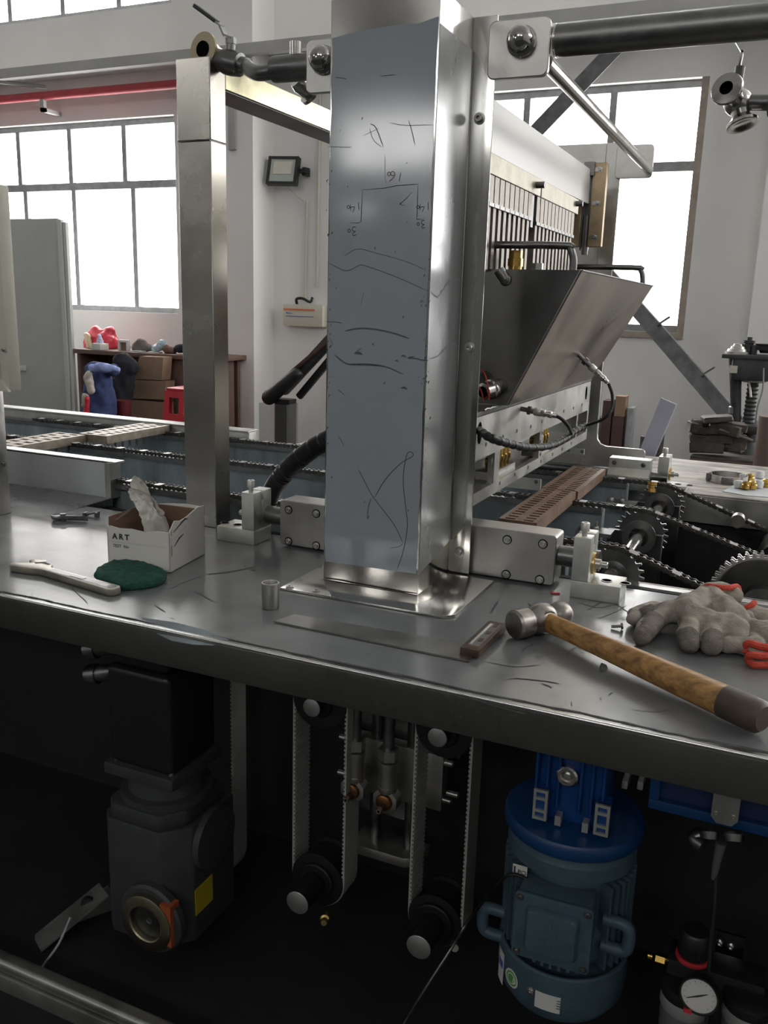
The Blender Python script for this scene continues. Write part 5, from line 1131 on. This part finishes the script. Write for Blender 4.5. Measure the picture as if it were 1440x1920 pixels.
# screws and crumbs
for k, (px, py, ax_, lab) in enumerate(((1160, 1174, (.9, .2, .15), 'small dark screw lying between hammer and gloves'), (1131, 1250, (.25, -.8, .1), 'small dark screw lying in front of the hammer handle'))):
    p = at(px, py, z=ZB+.0045); q = B(); d = V(ax_).normalized(); lathe(q, [(.002, -.010), (.0022, .002), (.0022, .003)], p, d, 10); lathe(q, [(.0044, .003), (.0048, .0035), (.0044, .006)], p, d, 12)
    o = solo('screw', q, M_dsteel, lab, 'screw', 'loose screws on the bench')
q = B(); p = at(1041, 1112, z=ZB+.001); obox(q, p, (.014, .007, .0025), (1, .4, 0)); solo('red_chip', bevel(q, .0008, 1), M_redp, 'tiny red chip lying behind the hammer head', 'chip')
# gloves
G3 = lambda x, y, h: at(x, y, z=ZB+h)
t = thing('work_glove', 'grey white cotton glove bunched up with dirty fingertips', 'glove', G3(1300, 1190, 0))
palm = [(G3(1330, 1122, .030), G3(1290, 1145, .032), .022, .022), (G3(1290, 1145, .030), G3(1235, 1150, .022), .020, .015), (G3(1330, 1125, .032), G3(1375, 1160, .030), .022, .022), (G3(1345, 1110, .036), G3(1370, 1118, .034), .016, .017), (G3(1300, 1160, .028), G3(1380, 1180, .026), .021, .018), (G3(1300, 1150, .014), G3(1390, 1165, .014), .018, .02)]
fing = [(G3(1245, 1155, .022), G3(1208, 1175, .016), .0135, .012), (G3(1208, 1175, .016), G3(1205, 1193, .012), .012, .0105),
        (G3(1245, 1148, .026), G3(1218, 1150, .020), .013, .012),
        (G3(1295, 1165, .026), G3(1290, 1190, .018), .0145, .0140), (G3(1290, 1190, .018), G3(1292, 1204, .0125), .0140, .0120),
        (G3(1335, 1170, .026), G3(1338, 1195, .018), .0145, .0140), (G3(1338, 1195, .018), G3(1334, 1210, .0125), .0140, .0120),
        (G3(1375, 1172, .024), G3(1385, 1190, .016), .013, .012), (G3(1385, 1190, .016), G3(1383, 1198, .012), .012, .0105)]
blob('glove_body', palm+fing, M_cloth, t, .0021, 2, .0036, 42, flat=ZB+.0006, seed=1)
for a, b, ra, rb in ((G3(1226, 1166, .019), G3(1204, 1194, .012), .0150, .0128), (G3(1222, 1151, .0195), G3(1215, 1152, .018), .0140, .0138), (G3(1291, 1196, .0155), G3(1292, 1206, .0125), .0158, .0138), (G3(1337, 1201, .0155), G3(1334, 1211, .0125), .0158, .0138)):
    blob('dirty_fingertip', [(a, b, ra, rb)], M_dirty, t, .0018, 2, .0014, 80, flat=ZB+.0006)
q = B(); cu = [G3(1314, 1107, .040), G3(1326, 1099, .050), G3(1345, 1101, .053), G3(1365, 1102, .053), G3(1382, 1100, .048), G3(1386, 1112, .042)]
tube(q, cu, .0042, 8, smooth=5); part('red_cuff', q, M_redknit, t)
t2 = thing('work_glove', 'flat cotton glove under the other, red cuff towards the picture edge', 'glove', G3(1440, 1230, 0))
blob('glove_body', [(G3(1190, 1160, .012), G3(1215, 1150, .014), .011, .012), (G3(1188, 1153, .012), G3(1230, 1140, .014), .010, .012), (G3(1230, 1140, .012), G3(1405, 1185, .012), .009, .009), (G3(1360, 1208, .014), G3(1415, 1212, .013), .010, .015), (G3(1405, 1180, .018), G3(1450, 1195, .018), .017, .022), (G3(1400, 1150, .02), G3(1450, 1170, .018), .014, .02), (G3(1400, 1190, .012), G3(1420, 1215, .012), .012, .012)], M_cloth, t2, .0021, 2, .0034, 42, flat=ZB+.0006, seed=5)
for pts in ([(1396, 1213, .014), (1405, 1206, .022), (1425, 1212, .020), (1450, 1215, .020)], [(1396, 1218, .012), (1405, 1222, .008), (1425, 1222, .010), (1450, 1224, .010)], [(1402, 1234, .008), (1408, 1228, .016), (1430, 1230, .016), (1455, 1232, .016)], [(1402, 1236, .006), (1412, 1246, .0055), (1430, 1247, .0055), (1455, 1246, .0055)]):
    q = B(); tube(q, [G3(*p) for p in pts], .0048, 8, smooth=5); part('red_cuff', q, M_redknit, t2)
q = B(); tube(q, [G3(1398, 1140, .03), G3(1408, 1136, .034), G3(1414, 1130, .036)], .0045, 8, smooth=3); part('red_thread_tuft', q, M_redknit, t2)

# ================================================================== UNDER THE BENCH
# belt drives
def belt(lab, xc, r, zlo, zhi, yf, yb, grp='toothed belt loops under the bench'):
    t = thing('timing_belt', lab, 'belt', (xc, yf, zlo), grp)
    q = B(); th = .0026
    def loop(rr_): return [(xc+rr_*math.cos(a), zhi+rr_*math.sin(a)) for a in [PI*k/14 for k in range(15)]]+[(xc-rr_*math.cos(a), zlo-rr_*math.sin(a)) for a in [PI*k/14 for k in range(15)]]
    o_, i_ = loop(r), loop(r-th); n = len(o_)
    vs = [[q.verts.new((u, y, v)) for u, v in ring] for y in (yf, yb) for ring in (o_, i_)]
    for k in range(n):
        j = (k+1) % n
        for a, b in ((0, 1), (3, 2), (2, 0), (1, 3)): q.faces.new((vs[a][k], vs[a][j], vs[b][j], vs[b][k]))
    k = 0; z = zlo
    while z < zhi:
        for s in (-1, 1):
            x = xc+s*(r-th); box(q, min(x, x-s*.0026), max(x, x-s*.0026), yf, yb, z, z+.0040)
        z += .008
    part('toothed_loop', q, M_belt, t, False); return t
def pulley(lab, xc, zc, r, yf, yb, sh, cat='pulley'):
    t = thing('pulley', lab, cat, (xc, yf, zc-r))
    q = B(); lathe(q, [(r*.55, -.004), (r-.004, -.004), (r+.002, -.003), (r+.002, 0), (r-.006, .001), (r-.006, yb-yf-.001), (r+.002, yb-yf), (r+.002, yb-yf+.003)], (xc, yf, zc), (0, 1, 0), 32); part('wheel', q, M_pul, t)
    q = B(); lathe(q, [(sh[0], -sh[1]+.0005), (sh[0], -.004)], (xc, yf, zc), (0, 1, 0), 28); part('shaft_stub', q, M_pul, t)
    q = B(); lathe(q, [(sh[0]-.002, -sh[1]-.001), (sh[0]-.0005, -sh[1]), (sh[0]-.0005, -sh[1]+.0005)], (xc, yf, zc), (0, 1, 0), 28); part('shaft_end', q, M_alu, t)
    q = B(); lathe(q, [(sh[0]*1.5, -.012), (sh[0]*1.6, -.010), (sh[0]*1.6, -.003)], (xc, yf, zc), (0, 1, 0), 24); part('hub', q, M_pul, t)
    return t
YB0, YB1 = 1.20, 1.252
for k, (xc, r) in enumerate(((-.640, .0515), (-.420, .0485))):
    sd = ('left', 'right')[k]
    belt('%s pale toothed belt loop beside the twin rod ends' % sd, xc, r, (.318, .312)[k], .655, YB0, YB1)
    pulley('upper black pulley of the %s belt loop, close under the lip' % sd, xc, .655, r-.004, YB0, YB1, (.016, .03))
    pulley('lower black pulley with a long shaft stub, %s belt loop' % sd, xc, (.318, .312)[k], r-.004, YB0, YB1, (.021, .072))
    q = B(); lathe(q, [(.008, 0), (.008, .01), (.005, .012), (.005, .022)], (xc+.047, 1.14, .30), (.4, -1, .2), 12) if k == 0 else lathe(q, [(.006, 0), (.006, .016)], (xc+.055, 1.14, .33), (.4, -1, .3), 12)
    solo('grease_nipple', q, M_brass if k == 0 else M_steelb, 'small bright grease nipple beside the lower %s pulley' % sd, 'nipple')
belt('pale toothed belt standing farther left, behind the grey gearbox', -.93, .062, .24, .66, 1.28, 1.325)
pulley('lower black pulley of the far left belt', -.93, .24, .055, 1.28, 1.325, (.014, .01))
# slide block with twin rod ends
t = thing('lift_slide', 'steel slide block with two guide rods and a chamfered end plate', 'slide', (-.54, 1.26, .36))
q = B(); box(q, -.630, -.445, 1.275, 1.30, .462, .565); part('block', bevel(q, .002), M_block, t)
q = B(); prism(q, [(-.605, 1.262), (-.595, 1.25), (-.50, 1.25), (-.475, 1.265), (-.475, 1.31), (-.605, 1.31)], XY(.352), 0, .018); part('end_plate', bevel(q, .0015), M_block, t)
for x in (-.572, -.505): q = B(); cyl(q, (x, 1.287, .365), (x, 1.287, .85), .0105, seg=18); part('guide_rod', q, M_dsteel, t)
q = B(); box(q, -.625, -.50, 1.315, 1.33, .40, .85); part('back_rail', q, M_dsteel, t)
for x, z in ((-.638, .55), (-.640, .48), (-.437, .55), (-.437, .48), (-.425, .57), (-.425, .495)):
    q = B(); s = -1 if x < -.5 else 1; lathe(q, [(.0055, -.014), (.0055, .006), (.0035, .0065), (.0035, .002)], (x, 1.285, z), (s, 0, 0), 12); part('socket_screw', q, M_steelb, t)
for k, x in enumerate((-.588, -.527)):
    t = thing('rod_end', ('left upright rod end with a bronze joint and lock nut', 'right upright rod end with a bronze joint and lock nut')[k], 'rod end', (x, 1.22, .46), 'rod ends')
    zc_ = (.492, .488)[k]; yc = 1.232
    q = B(); prism(q, [(.0235*math.cos(a)/math.cos(PI/8) if 0 else .0235*math.cos(a), .0235*math.sin(a)) for a in [PI/8+PI/4*j for j in range(8)]], lambda u, v, d: V((x+u, yc+d, zc_+v)), -.011, .011); part('eye', bevel(q, .002), M_block, t)
    q = B(); lathe(q, [(.0155, 0), (.0165, .004), (.0165, .01)], (x, yc, zc_+.015), (0, 0, 1), 20); lathe(q, [(.0155, .01), (.0155, .046), (.0175, .047), (.0175, .056), (.014, .057)], (x, yc, zc_+.015), (0, 0, 1), 22); part('shank', q, M_block, t)
    q = B(); hexnut(q, (x, yc, zc_+.074), (x, yc, zc_+.093), .0175); part('lock_nut', q, M_block, t)
    q = B(); cyl(q, (x, yc, zc_+.09), (x, yc, .85), .0095, seg=16); part('threaded_rod', q, M_dsteel, t)
    q = B(); lathe(q, [(.0148, 0), (.0135, .006), (.010, .008)], (x, yc-.011, zc_), (0, -1, 0), 24); part('bronze_ball', q, mat('dark_bronze%d' % k, (.26, .13, .06), .4, 1), t)
    q = B(); lathe(q, [(.007, .006), (.006, .020), (.004, .022)], (x, yc-.011, zc_-.004), (0, -1, 0), 14); part('pin', q, M_stock, t)
    q = B(); lathe(q, [(.0042, .021), (.0042, .0235), (.0026, .0235), (.0022, .022)], (x, yc-.011, zc_-.006), (0, -1, 0), 14); part('grease_cup', q, M_edge, t)

# servo and gearbox on the left
t = thing('gearbox', 'grey right-angle gearbox with a round steel output flange', 'gearbox', (-.86, 1.08, .2))
gx0, gx1, gy0, gy1, gz0, gz1 = -.972, -.806, 1.03, 1.19, .225, .475
q = B(); prism(q, [(gx0, gy0+.02), (gx0+.02, gy0), (gx1-.04, gy0), (gx1, gy0+.04), (gx1, gy1), (gx0, gy1)], XY(gz0), 0, gz1-gz0-.03); part('housing', bevel(q, .006), M_gear, t)
q = B(); prism(q, [(gx0+.01, gy0+.02), (gx0+.03, gy0), (gx1-.04, gy0), (gx1-.01, gy0+.04), (gx1-.01, gy1-.01), (gx0+.01, gy1-.01)], XY(gz1-.03), 0, .03); part('top_cover', bevel(q, .008), M_gear, t)
q = B(); lathe(q, [(.078, 0), (.078, .012), (.066, .014), (.062, .04), (.070, .042), (.070, .05)], (-.888, 1.11, gz1), (0, 0, 1), 32); part('neck', q, M_gear, t)
oc = at(270, 1735, y=1.0); oc.y = gy0
q = B(); lathe(q, [(.062, 0), (.062, .012), (.058, .016)], oc, (0, -1, 0), 36); part('boss', q, M_gear, t)
q = B(); lathe(q, [(.050, .014), (.050, .026), (.046, .028), (.033, .028), (.031, .026), (.031, .014)], oc, (0, -1, 0), 40, closed=True); part('output_flange', q, mat('dull_brass_flange', (.30, .27, .19), .4, 1), t)
q = B(); lathe(q, [(.031, .014), (.028, .017), (.006, .017), (.004, .014)], oc, (0, -1, 0), 28); part('output_hub', q, M_dsteel, t)
q = B(); box(q, oc.x+.028, oc.x+.050, gy0-.024, gy0-.001, oc.z-.03, oc.z+.045); part('orange_tag', q, M_orange, t)
for dx, dz in ((-.085, .01), (-.085, -.04)): q = B(); bolt(q, (gx0, 1.07, .36+dz), (-1, 0, 0), .008, .008); part('plug', q, M_gear, t)
q = B(); box(q, gx1, gx1+.0012, 1.07, 1.12, .275, .325); part('yellow_sticker', q, M_yellow, t)
q = B(); lathe(q, [(.055, 0), (.055, .012), (.03, .014)], (gx1, 1.12, .40), (1, 0, 0), 28); part('side_cover', q, M_gear, t)
t = thing('servo_motor', 'black servo motor standing on the grey gearbox', 'motor', (-.855, 1.10, .52))
q = B(); box(q, -.955, -.815, 1.03, 1.17, .527, .548); part('flange', bevel(q, .003), M_gear, t)
q = B(); box(q, -.948, -.822, 1.037, 1.163, .548, .72); part('housing', bevel(q, .012, 3), M_servo, t)
q = B(); box(q, -.942, -.828, 1.043, 1.157, .7205, .80); part('encoder_cap', bevel(q, .01, 3), M_servo, t)
for z in (.70, .745):
    q = B(); cyl(q, (-.945, 1.06, z), (-.995, 1.045, z-.012), .014, seg=16); lathe(q, [(.017, 0), (.017, .016)], (-.975, 1.05, z-.008), (-1, -.2, -.2), 16); part('connector', q, M_dsteel, t)
for x, y in ((-.940, 1.045), (-.828, 1.045)): q = B(); cyl(q, (x, y, .548), (x, y, .566), .0045, seg=10); part('flange_bolt', q, M_steelb, t)
q = B(); box(q, -.865, -.82, 1.0365, 1.0372, .735, .76) if 0 else box(q, -.90, -.86, 1.0425, 1.0432, .752, .778); part('nameplate', q, M_gear, t)
t = thing('foot_bracket', 'bent bright metal bracket lying on the base left of the gearbox', 'bracket', at(130, 1740, y=1.02))
a, b = at(70, 1770, y=.99), at(195, 1668, y=1.10); q = B(); obox(q, (a+b)/2, ((b-a).length, .004, .055), b-a, (.6, 1, 0)); part('plate', q, M_rail, t)
q = B(); obox(q, (a+b)/2+V((0, .03, -.035)), ((b-a).length, .06, .004), b-a, (.6, 1, 0)); part('flange', q, M_rail, t)
c = (a+b)/2+(b-a)*.25; q = B(); lathe(q, [(.012, -.004), (.012, .004)], c, (.5, -.8, 0), 18); part('hole', q, M_black, t)
q = B(); tube(q, [at(132, 1720, y=1.0), at(110, 1770, y=.97), at(80, 1812, y=.95), at(76, 1830, y=.94)], .0022, 8, smooth=4); part('wire', q, M_frame, t)

# blue gear motor
mx0, my0 = -.194, 1.115
t = thing('gear_motor', 'teal finned electric motor hanging under a bright blue worm gearbox', 'motor', (mx0, my0, .30))
zf = .604
q = B(); lathe(q, [(.03, 0), (.092, .002), (.095, .006), (.095, .020), (.092, .024), (.07, .026), (.03, .03)], (mx0, my0, zf), (0, 0, 1), 56); part('flange', q, M_gblued, t)
q = B(); box(q, mx0-.045, mx0+.045, my0-.045, my0+.06, zf+.028, .83); part('gear_case', bevel(q, .006), M_gblue, t)
for k in range(7):
    x = mx0-.044+k*.0147
    if k == 3: continue
    q = B(); box(q, x-.0022, x+.0022, my0-.055, my0-.044, zf+.05, .83); part('case_rib', bevel(q, .001, 1), M_gblue, t)
q = B(); lathe(q, [(.0145, 0), (.0145, .008), (.012, .010), (.0085, .010), (.006, .006)], (mx0-.004, my0-.046, .703), (0, -1, 0), 28); part('plug', q, M_steel, t)
q = B(); lathe(q, [(.0045, .006), (.0045, .0085), (.002, .009)], (mx0-.004, my0-.046, .703), (0, -1, 0), 12); part('plug_centre', q, M_edge, t)
for s, xx in ((-1, mx0-.034), (1, mx0+.047)):
    fz0 = zf+.034
    for (u0, u1, v0, v1) in ((-.0095, -.006, 0, .044), (.006, .0095, 0, .044), (-.006, .006, 0, .004), (-.006, .006, .040, .044), (-.006, .006, .011, .015), (-.006, .006, .029, .033)):
        q = B(); box(q, xx+u0, xx+u1, my0-.066, my0-.060, fz0+v0, fz0+v1); part('foot_lug', q, M_nickel, t)
    q = B(); box(q, xx-.008, xx+.008, my0-.062, my0-.04, fz0, fz0+.044); part('lug_body', q, M_gblue, t)
for dx in (-.010, .026): q = B(); box(q, mx0+dx-.004, mx0+dx+.004, my0-.062, my0-.048, zf+.03, zf+.044); part('pale_lug', q, M_nickel, t)
# motor body
R0 = .076
q = B(); lathe(q, [(.05, 0), (.074, .002), (.079, .012), (.079, .05), (.070, .055), (.070, .165), (.05, .166)], (mx0, my0, zf-.168), (0, 0, 1), 48)
part('stator', q, M_mblue, t)
q = B(); lathe(q, [(.088, 0), (.088, .020), (.080, .028), (.06, .03)], (mx0, my0, zf-.032), (0, 0, 1), 48); part('upper_shield', q, M_mblue, t)
for k in range(44):
    a = 2*PI*k/44
    if -PI*.72 < a-2*PI < -PI*.28+.02 or (PI*1.28 < a < PI*1.74): continue
    c, s = math.cos(a), math.sin(a); q = B(); obox(q, (mx0+c*.079, my0+s*.079, zf-.105), (.022, .0032, .125), (c, s, 0), (-s, c, 0)); part('cooling_fin', q, M_mblue, t, False)
for k in range(8):
    x = mx0-.045+k*.0115; yy = my0-math.sqrt(.088**2-(x-mx0)**2); q = B(); box(q, x-.002, x+.002, yy, my0-.06, zf-.168, zf-.135); part('cooling_fin', q, M_mblue, t, False)
jx, jy, jz = mx0+.002, my0-.088, zf-.098
tj = V((1, .04, 0)).normalized(); fj = lambda u, v, d: V((jx, jy, jz))+tj*u+V((0, 0, v))+V((.04, -1, 0)).normalized()*d
q = B(); prism(q, rrect(-.049, .049, -.047, .047, .006), fj, -.03, .012); part('terminal_box', bevel(q, .002), M_mblue, t)
q = B(); prism(q, rrect(-.0515, .0515, -.0485, .0485, .007), fj, .013, .019); lidp = part('terminal_lid', bevel(q, .0025), M_mblue, t)
q = B(); a = rrect(-.036, .036, -.034, .034, .008, 4); b_ = [(u*.88, v*.88) for u, v in a]; rings(q, [[fj(u, v, .019) for u, v in a], [fj(u, v, .029) for u, v in b_]]); part('raised_panel', bevel(q, .002), M_mblue, lidp)
for u, v in ((-.044, .041), (.044, .041), (-.044, -.041), (.044, -.041)): q = B(); bolt(q, fj(u, v, .019), V((.04, -1, 0)), .0035, .003); part('lid_screw', q, M_dsteel, lidp)
for u, v0, v1, hz in ((-.008, -.020, -.004, 0), (.002, -.022, -.012, 0), (-.004, -.003, .008, 0), (.006, -.004, .010, 0), (.001, .012, .020, 0)):
    q = B(); prism(q, [(u-.0012, v0), (u+.0012, v0), (u+.0012, v1), (u-.0012, v1)], fj, .0285, .0298); part('embossed_stroke', q, M_mblue, lidp)
for s in (-1, 1):
    hc = V((mx0+s*(.098 if s < 0 else .082), my0-.035-(.02 if s > 0 else 0), zf-(.165 if s < 0 else .112))); q = B(); pts = [hc+V((-s*.022, 0, .020)), hc+V((s*.004, 0, .020)), hc+V((s*.012, 0, .012)), hc+V((s*.012, 0, -.012)), hc+V((s*.004, 0, -.020)), hc+V((-s*.022, 0, -.020))]
    tube(q, pts, .0088, 10, smooth=3); part('lifting_lug', q, M_mblue, t)
q = B(); lathe(q, [(.05, 0), (.076, .004), (.088, .022), (.091, .045), (.091, .082), (.0885, .084), (.086, .084), (.086, .07)], (mx0, my0, zf-.262), (0, 0, 1), 56); part('fan_cover', q, M_mblue, t)
def sticker(nm, px, py, w_, h_, m, rad=.0912, par=t):
    """label bent round the fan cover at a given angle and height"""
    th_ = px; q = B(); rr_ = []
    for k in range(7):
        a = th_+(k/6-.5)*w_/rad
        rr_.append((V((mx0+rad*math.cos(a), my0+rad*math.sin(a), py-h_/2)), V((mx0+rad*math.cos(a), my0+rad*math.sin(a), py+h_/2))))
    for p0, p1 in zip(rr_, rr_[1:]): q.faces.new([q.verts.new(v) for v in (p0[0], p1[0], p1[1], p0[1])])
    bmesh.ops.remove_doubles(q, verts=q.verts, dist=1e-6); part(nm, q, m, par, True)
sticker('white_sticker', -PI/2+.02, .385, .035, .026, M_label)
for k in range(4): sticker('printed_line', -PI/2+.19, .392-k*.004, .006, .0015, M_graph, .0914)
sticker('blue_sticker', -PI/2-.98, .385, .022, .05, M_label); sticker('blue_print', -PI/2-.98, .39, .016, .012, M_inkb, .0914)
a = -PI/2-.62; cs = V((mx0+.0914*math.cos(a), my0+.0914*math.sin(a), .390)); nn = V((math.cos(a), math.sin(a), 0))
for r_, h_, m, nm in ((.0135, .0003, M_label, 'round_sticker'), (.0108, .0006, M_lgreen, 'green_disc'), (.0082, .0009, M_label, 'white_disc'), (.0066, .0012, M_lgreen, 'green_disc')):
    q = B(); lathe(q, [(r_, 0), (r_, h_)], cs, nn, 28); part(nm, q, m, t)
text('lettering', 'D', M_label, t, .010, cs+nn*.0014+V((.0028, -.002, -.0035))*1.0, V((-nn.y, nn.x, 0)), (0, 0, 1))
a = -PI/2-.25; q = B(); bolt(q, (mx0+.091*math.cos(a), my0+.091*math.sin(a), .392), (math.cos(a), math.sin(a), 0), .0045, .003); part('cover_screw', q, M_steelb, t)
sc = at(975, 1633, y=my0-.070); q = B(); box(q, sc.x-.010, sc.x+.010, sc.y-.001, sc.y, sc.z-.009, sc.z+.009); part('white_tag', q, M_label, t)
q = B(); box(q, sc.x-.0085, sc.x-.0060, sc.y-.0014, sc.y, sc.z-.003, sc.z+.006); part('black_bar', q, M_mark, t)
text('lettering', 'PO', M_mark, t, .009, (sc.x-.003, sc.y-.0012, sc.z-.004), (1, 0, 0), (0, 0, 1))
q = B(); e = V((jx-.052, jy+.015, jz+.045)); tube(q, [e+V((.01, 0, 0)), e+V((-.02, -.01, 0)), at(880, 1725, y=1.06), at(845, 1780, y=1.03), at(800, 1850, y=1.0), at(760, 1915, y=.98), at(735, 1965, y=.96)], .0024, 8, smooth=8); solo('motor_cable', q, M_hopd, 'thin grey cable running from the motor terminal box down to the left', 'cable')
# blue valve tray, connector, cable
t = thing('blue_tray', 'blue metal tray hanging under the bench right of the motor', 'tray', (.06, 1.12, .66))
yb_ = 1.09; l0, r0_ = at(1214, 1515, y=yb_), at(1440, 1562, y=yb_)
q = B(); box(q, l0.x, .6, yb_, yb_+.012, l0.z, l0.z+.014); part('lower_edge', bevel(q, .002), M_gblued, t)
q = B(); box(q, l0.x, l0.x+.013, yb_, yb_+.012, l0.z+.014, .80); part('side_edge', bevel(q, .002), M_gblued, t)
q = B(); box(q, l0.x+.004, .6, yb_+.012, yb_+.2, l0.z+.002, .80); part('pan', q, mat('blue_tray_inner', (.012, .03, .10), .5), t)
t = thing('connector_plate', 'grey angled connector bracket on the blue tray edge', 'connector', (-.01, 1.07, .65))
c = at(1360, 1520, y=1.075); fc = lambda u, v, d: V((c.x+u, c.y+d, c.z+v))
q = B(); prism(q, [(-.016, .022), (-.022, .022), (-.022, .028), (.022, .028), (.022, .022), (.016, .022), (.016, -.012), (.009, -.020), (-.009, -.020), (-.016, -.012)], fc, 0, .006); part('plate', bevel(q, .001), M_alu, t)
for u in (-.010, .010): q = B(); bolt(q, fc(u, -.006, 0), (0, -1, 0), .0022, .002); part('screw', q, M_steelb, t)
for dx, dz, r_ in ((-.016, -.035, .011), (.012, -.030, .012)):
    q = B(); lathe(q, [(r_, 0), (r_+.002, .003), (r_, .012)], fc(dx, dz, .008), (.2, -.6, -1), 16); part('cable_gland', q, M_dsteel, t)
q = B(); tube(q, [fc(-.022, -.045, .01), fc(-.032, -.052, .006), fc(-.020, -.055, .0)], .010, 10, smooth=4); part('elbow', q, M_dsteel, t)
q = B(); tube(q, [fc(.0, -.045, 0), fc(-.002, -.07, -.002), fc(-.003, -.095, -.003)], .006, 10, rf=lambda f: .007-.003*f); part('clear_wrap', q, mat('wrinkled_tape', (.10, .10, .10), .15), t)
q = B(); tube(q, [fc(.004, -.03, .002), fc(-.001, -.08, -.002), at(1340, 1700, y=1.06), at(1330, 1800, y=1.05), at(1325, 1910, y=1.04), at(1322, 1960, y=1.03)], .0024, 8, smooth=5); part('cable', q, M_rubber, t)
for px, py, lab in ((1171, 1472, 'left small bright fitting behind the lip right of the motor'), (1200, 1474, 'right small bright fitting behind the lip beside the blue tray')):
    p = at(px, py, y=1.14); q = B(); box(q, p.x-.004, p.x+.004, 1.14, 1.25, p.z-.006, p.z+.006); solo('small_fitting', bevel(q, .001), M_nickel, lab, 'fitting')
# air preparation unit
t = thing('pressure_gauge', 'white round pressure gauge with a black needle near the bottom right', 'gauge', at(1310, 1865, y=1.02))
gc = at(1311, 1866, y=1.02); gn = V((-.10, -1, .18)).normalized(); gx_ = V((1, -.10, 0)).normalized(); gz_ = gx_.cross(gn); gz_ = gz_ if gz_.z > 0 else -gz_
q = B(); lathe(q, [(.012, -.03), (.0225, -.012), (.0235, 0), (.0235, .004), (.0215, .004), (.0215, .001)], gc, gn, 36); part('case', q, M_black, t)
q = B(); lathe(q, [(.0213, 0), (.0213, .0018)], gc, gn, 36); part('dial', q, M_label, t)
for k in range(13):
    a = PI*1.25-k*PI*1.5/12; q = B(); ribbon(q, [gc+gn*.0018+(gx_*math.cos(a)+gz_*math.sin(a))*.016, gc+gn*.0018+(gx_*math.cos(a)+gz_*math.sin(a))*.019], .0011, gn); part('tick', q, M_mark, t, False)
q = B(); ribbon(q, [gc+gn*.002-gx_*.014-gz_*.008, gc+gn*.002, gc+gn*.002+gx_*.010+gz_*.006], .0026, gn); part('needle', q, M_mark, t, False)
q = B(); obox(q, gc-gz_*.022-gx_*.010+gn*.002, (.010, .004, .012), gx_, gz_); part('red_mark', q, M_redp, t)
M_band = mat('pale_band_grey', (.24, .24, .24), .5)
bowl = mat('filter_bowl_guard', (.16, .165, .17), .4, .3)
for k, (px, py, lab) in enumerate(((1278, 1925, 'left grey slotted filter bowl beneath the gauge'), (1395, 1950, 'right grey filter bowl with a white band at the corner'))):
    c = at(px, py, y=1.07); t = thing('filter_bowl', lab, 'filter', c-V((0, 0, .06)), 'air filter bowls')
    q = B(); lathe(q, [(.022, -.06), (.028, -.05), (.030, .02), (.030, .034)], c, (0, 0, 1), 32); part('bowl', q, bowl, t)
    q = B(); lathe(q, [(.0305, .034), (.0315, .036), (.0315, .05), (.0305, .052)], c, (0, 0, 1), 32); part('pale_band', q, M_band, t)
    q = B(); lathe(q, [(.031, .0525), (.032, .054), (.032, .066), (.026, .070)], c, (0, 0, 1), 32); part('body', q, M_black, t)
    for j in range(5):
        a = -PI/2-.9+j*.35; q = B(); obox(q, c+V((.0302*math.cos(a), .0302*math.sin(a), -.02)), (.002, .005, .03), (math.cos(a), math.sin(a), 0), (-math.sin(a), math.cos(a), 0)); part('slot', q, M_black, t)
    q = B(); obox(q, c+V((.012 if k == 0 else -.006, -.032, .024)), (.014, .004, .012)); part('red_latch', q, M_redp, t)
c = at(1300, 1785, y=1.09); t = thing('regulator_knob', 'black regulator knob with a red ring above the gauge', 'regulator', c-V((0, 0, .03)))
q = B(); lathe(q, [(.018, -.005), (.020, 0), (.020, .03), (.017, .034)], c, (0, 0, 1), 28); part('knob', q, M_black, t)
q = B(); lathe(q, [(.0215, -.009), (.0225, -.006), (.0215, -.003)], c, (0, 0, 1), 28); part('red_ring', q, M_redp, t)
q = B(); box(q, c.x-.03, c.x+.09, 1.075, 1.12, c.z-.09, c.z-.01); part('valve_body', bevel(q, .004), M_black, t)
p = at(1241, 1799, y=1.08); q = B(); hexnut(q, p-V((.008, 0, 0)), p+V((.004, 0, 0)), .0075); cyl(q, p+V((-.012, 0, 0)), p+V((-.018, 0, 0)), .005, seg=12); cyl(q, p, p+V((.02, .01, 0)), .005, seg=10); solo('brass_elbow', q, M_gold, 'small bright brass fitting left of the red ringed knob', 'fitting')
t = thing('mounting_plate', 'dark mounting plate with two bright screws by the regulator', 'plate', at(1375, 1785, y=1.13))
a, b = at(1345, 1745, y=1.13), at(1392, 1800, y=1.13); q = B(); box(q, a.x, b.x, 1.13, 1.134, b.z, a.z); part('plate', q, M_hopd, t)
for px, py in ((1341+8, 1768), (1370, 1775)): p = at(px, py, y=1.13); q = B(); bolt(q, (p.x, 1.13, p.z), (0, -1, 0), .0035, .004); part('screw', q, M_edge, t)
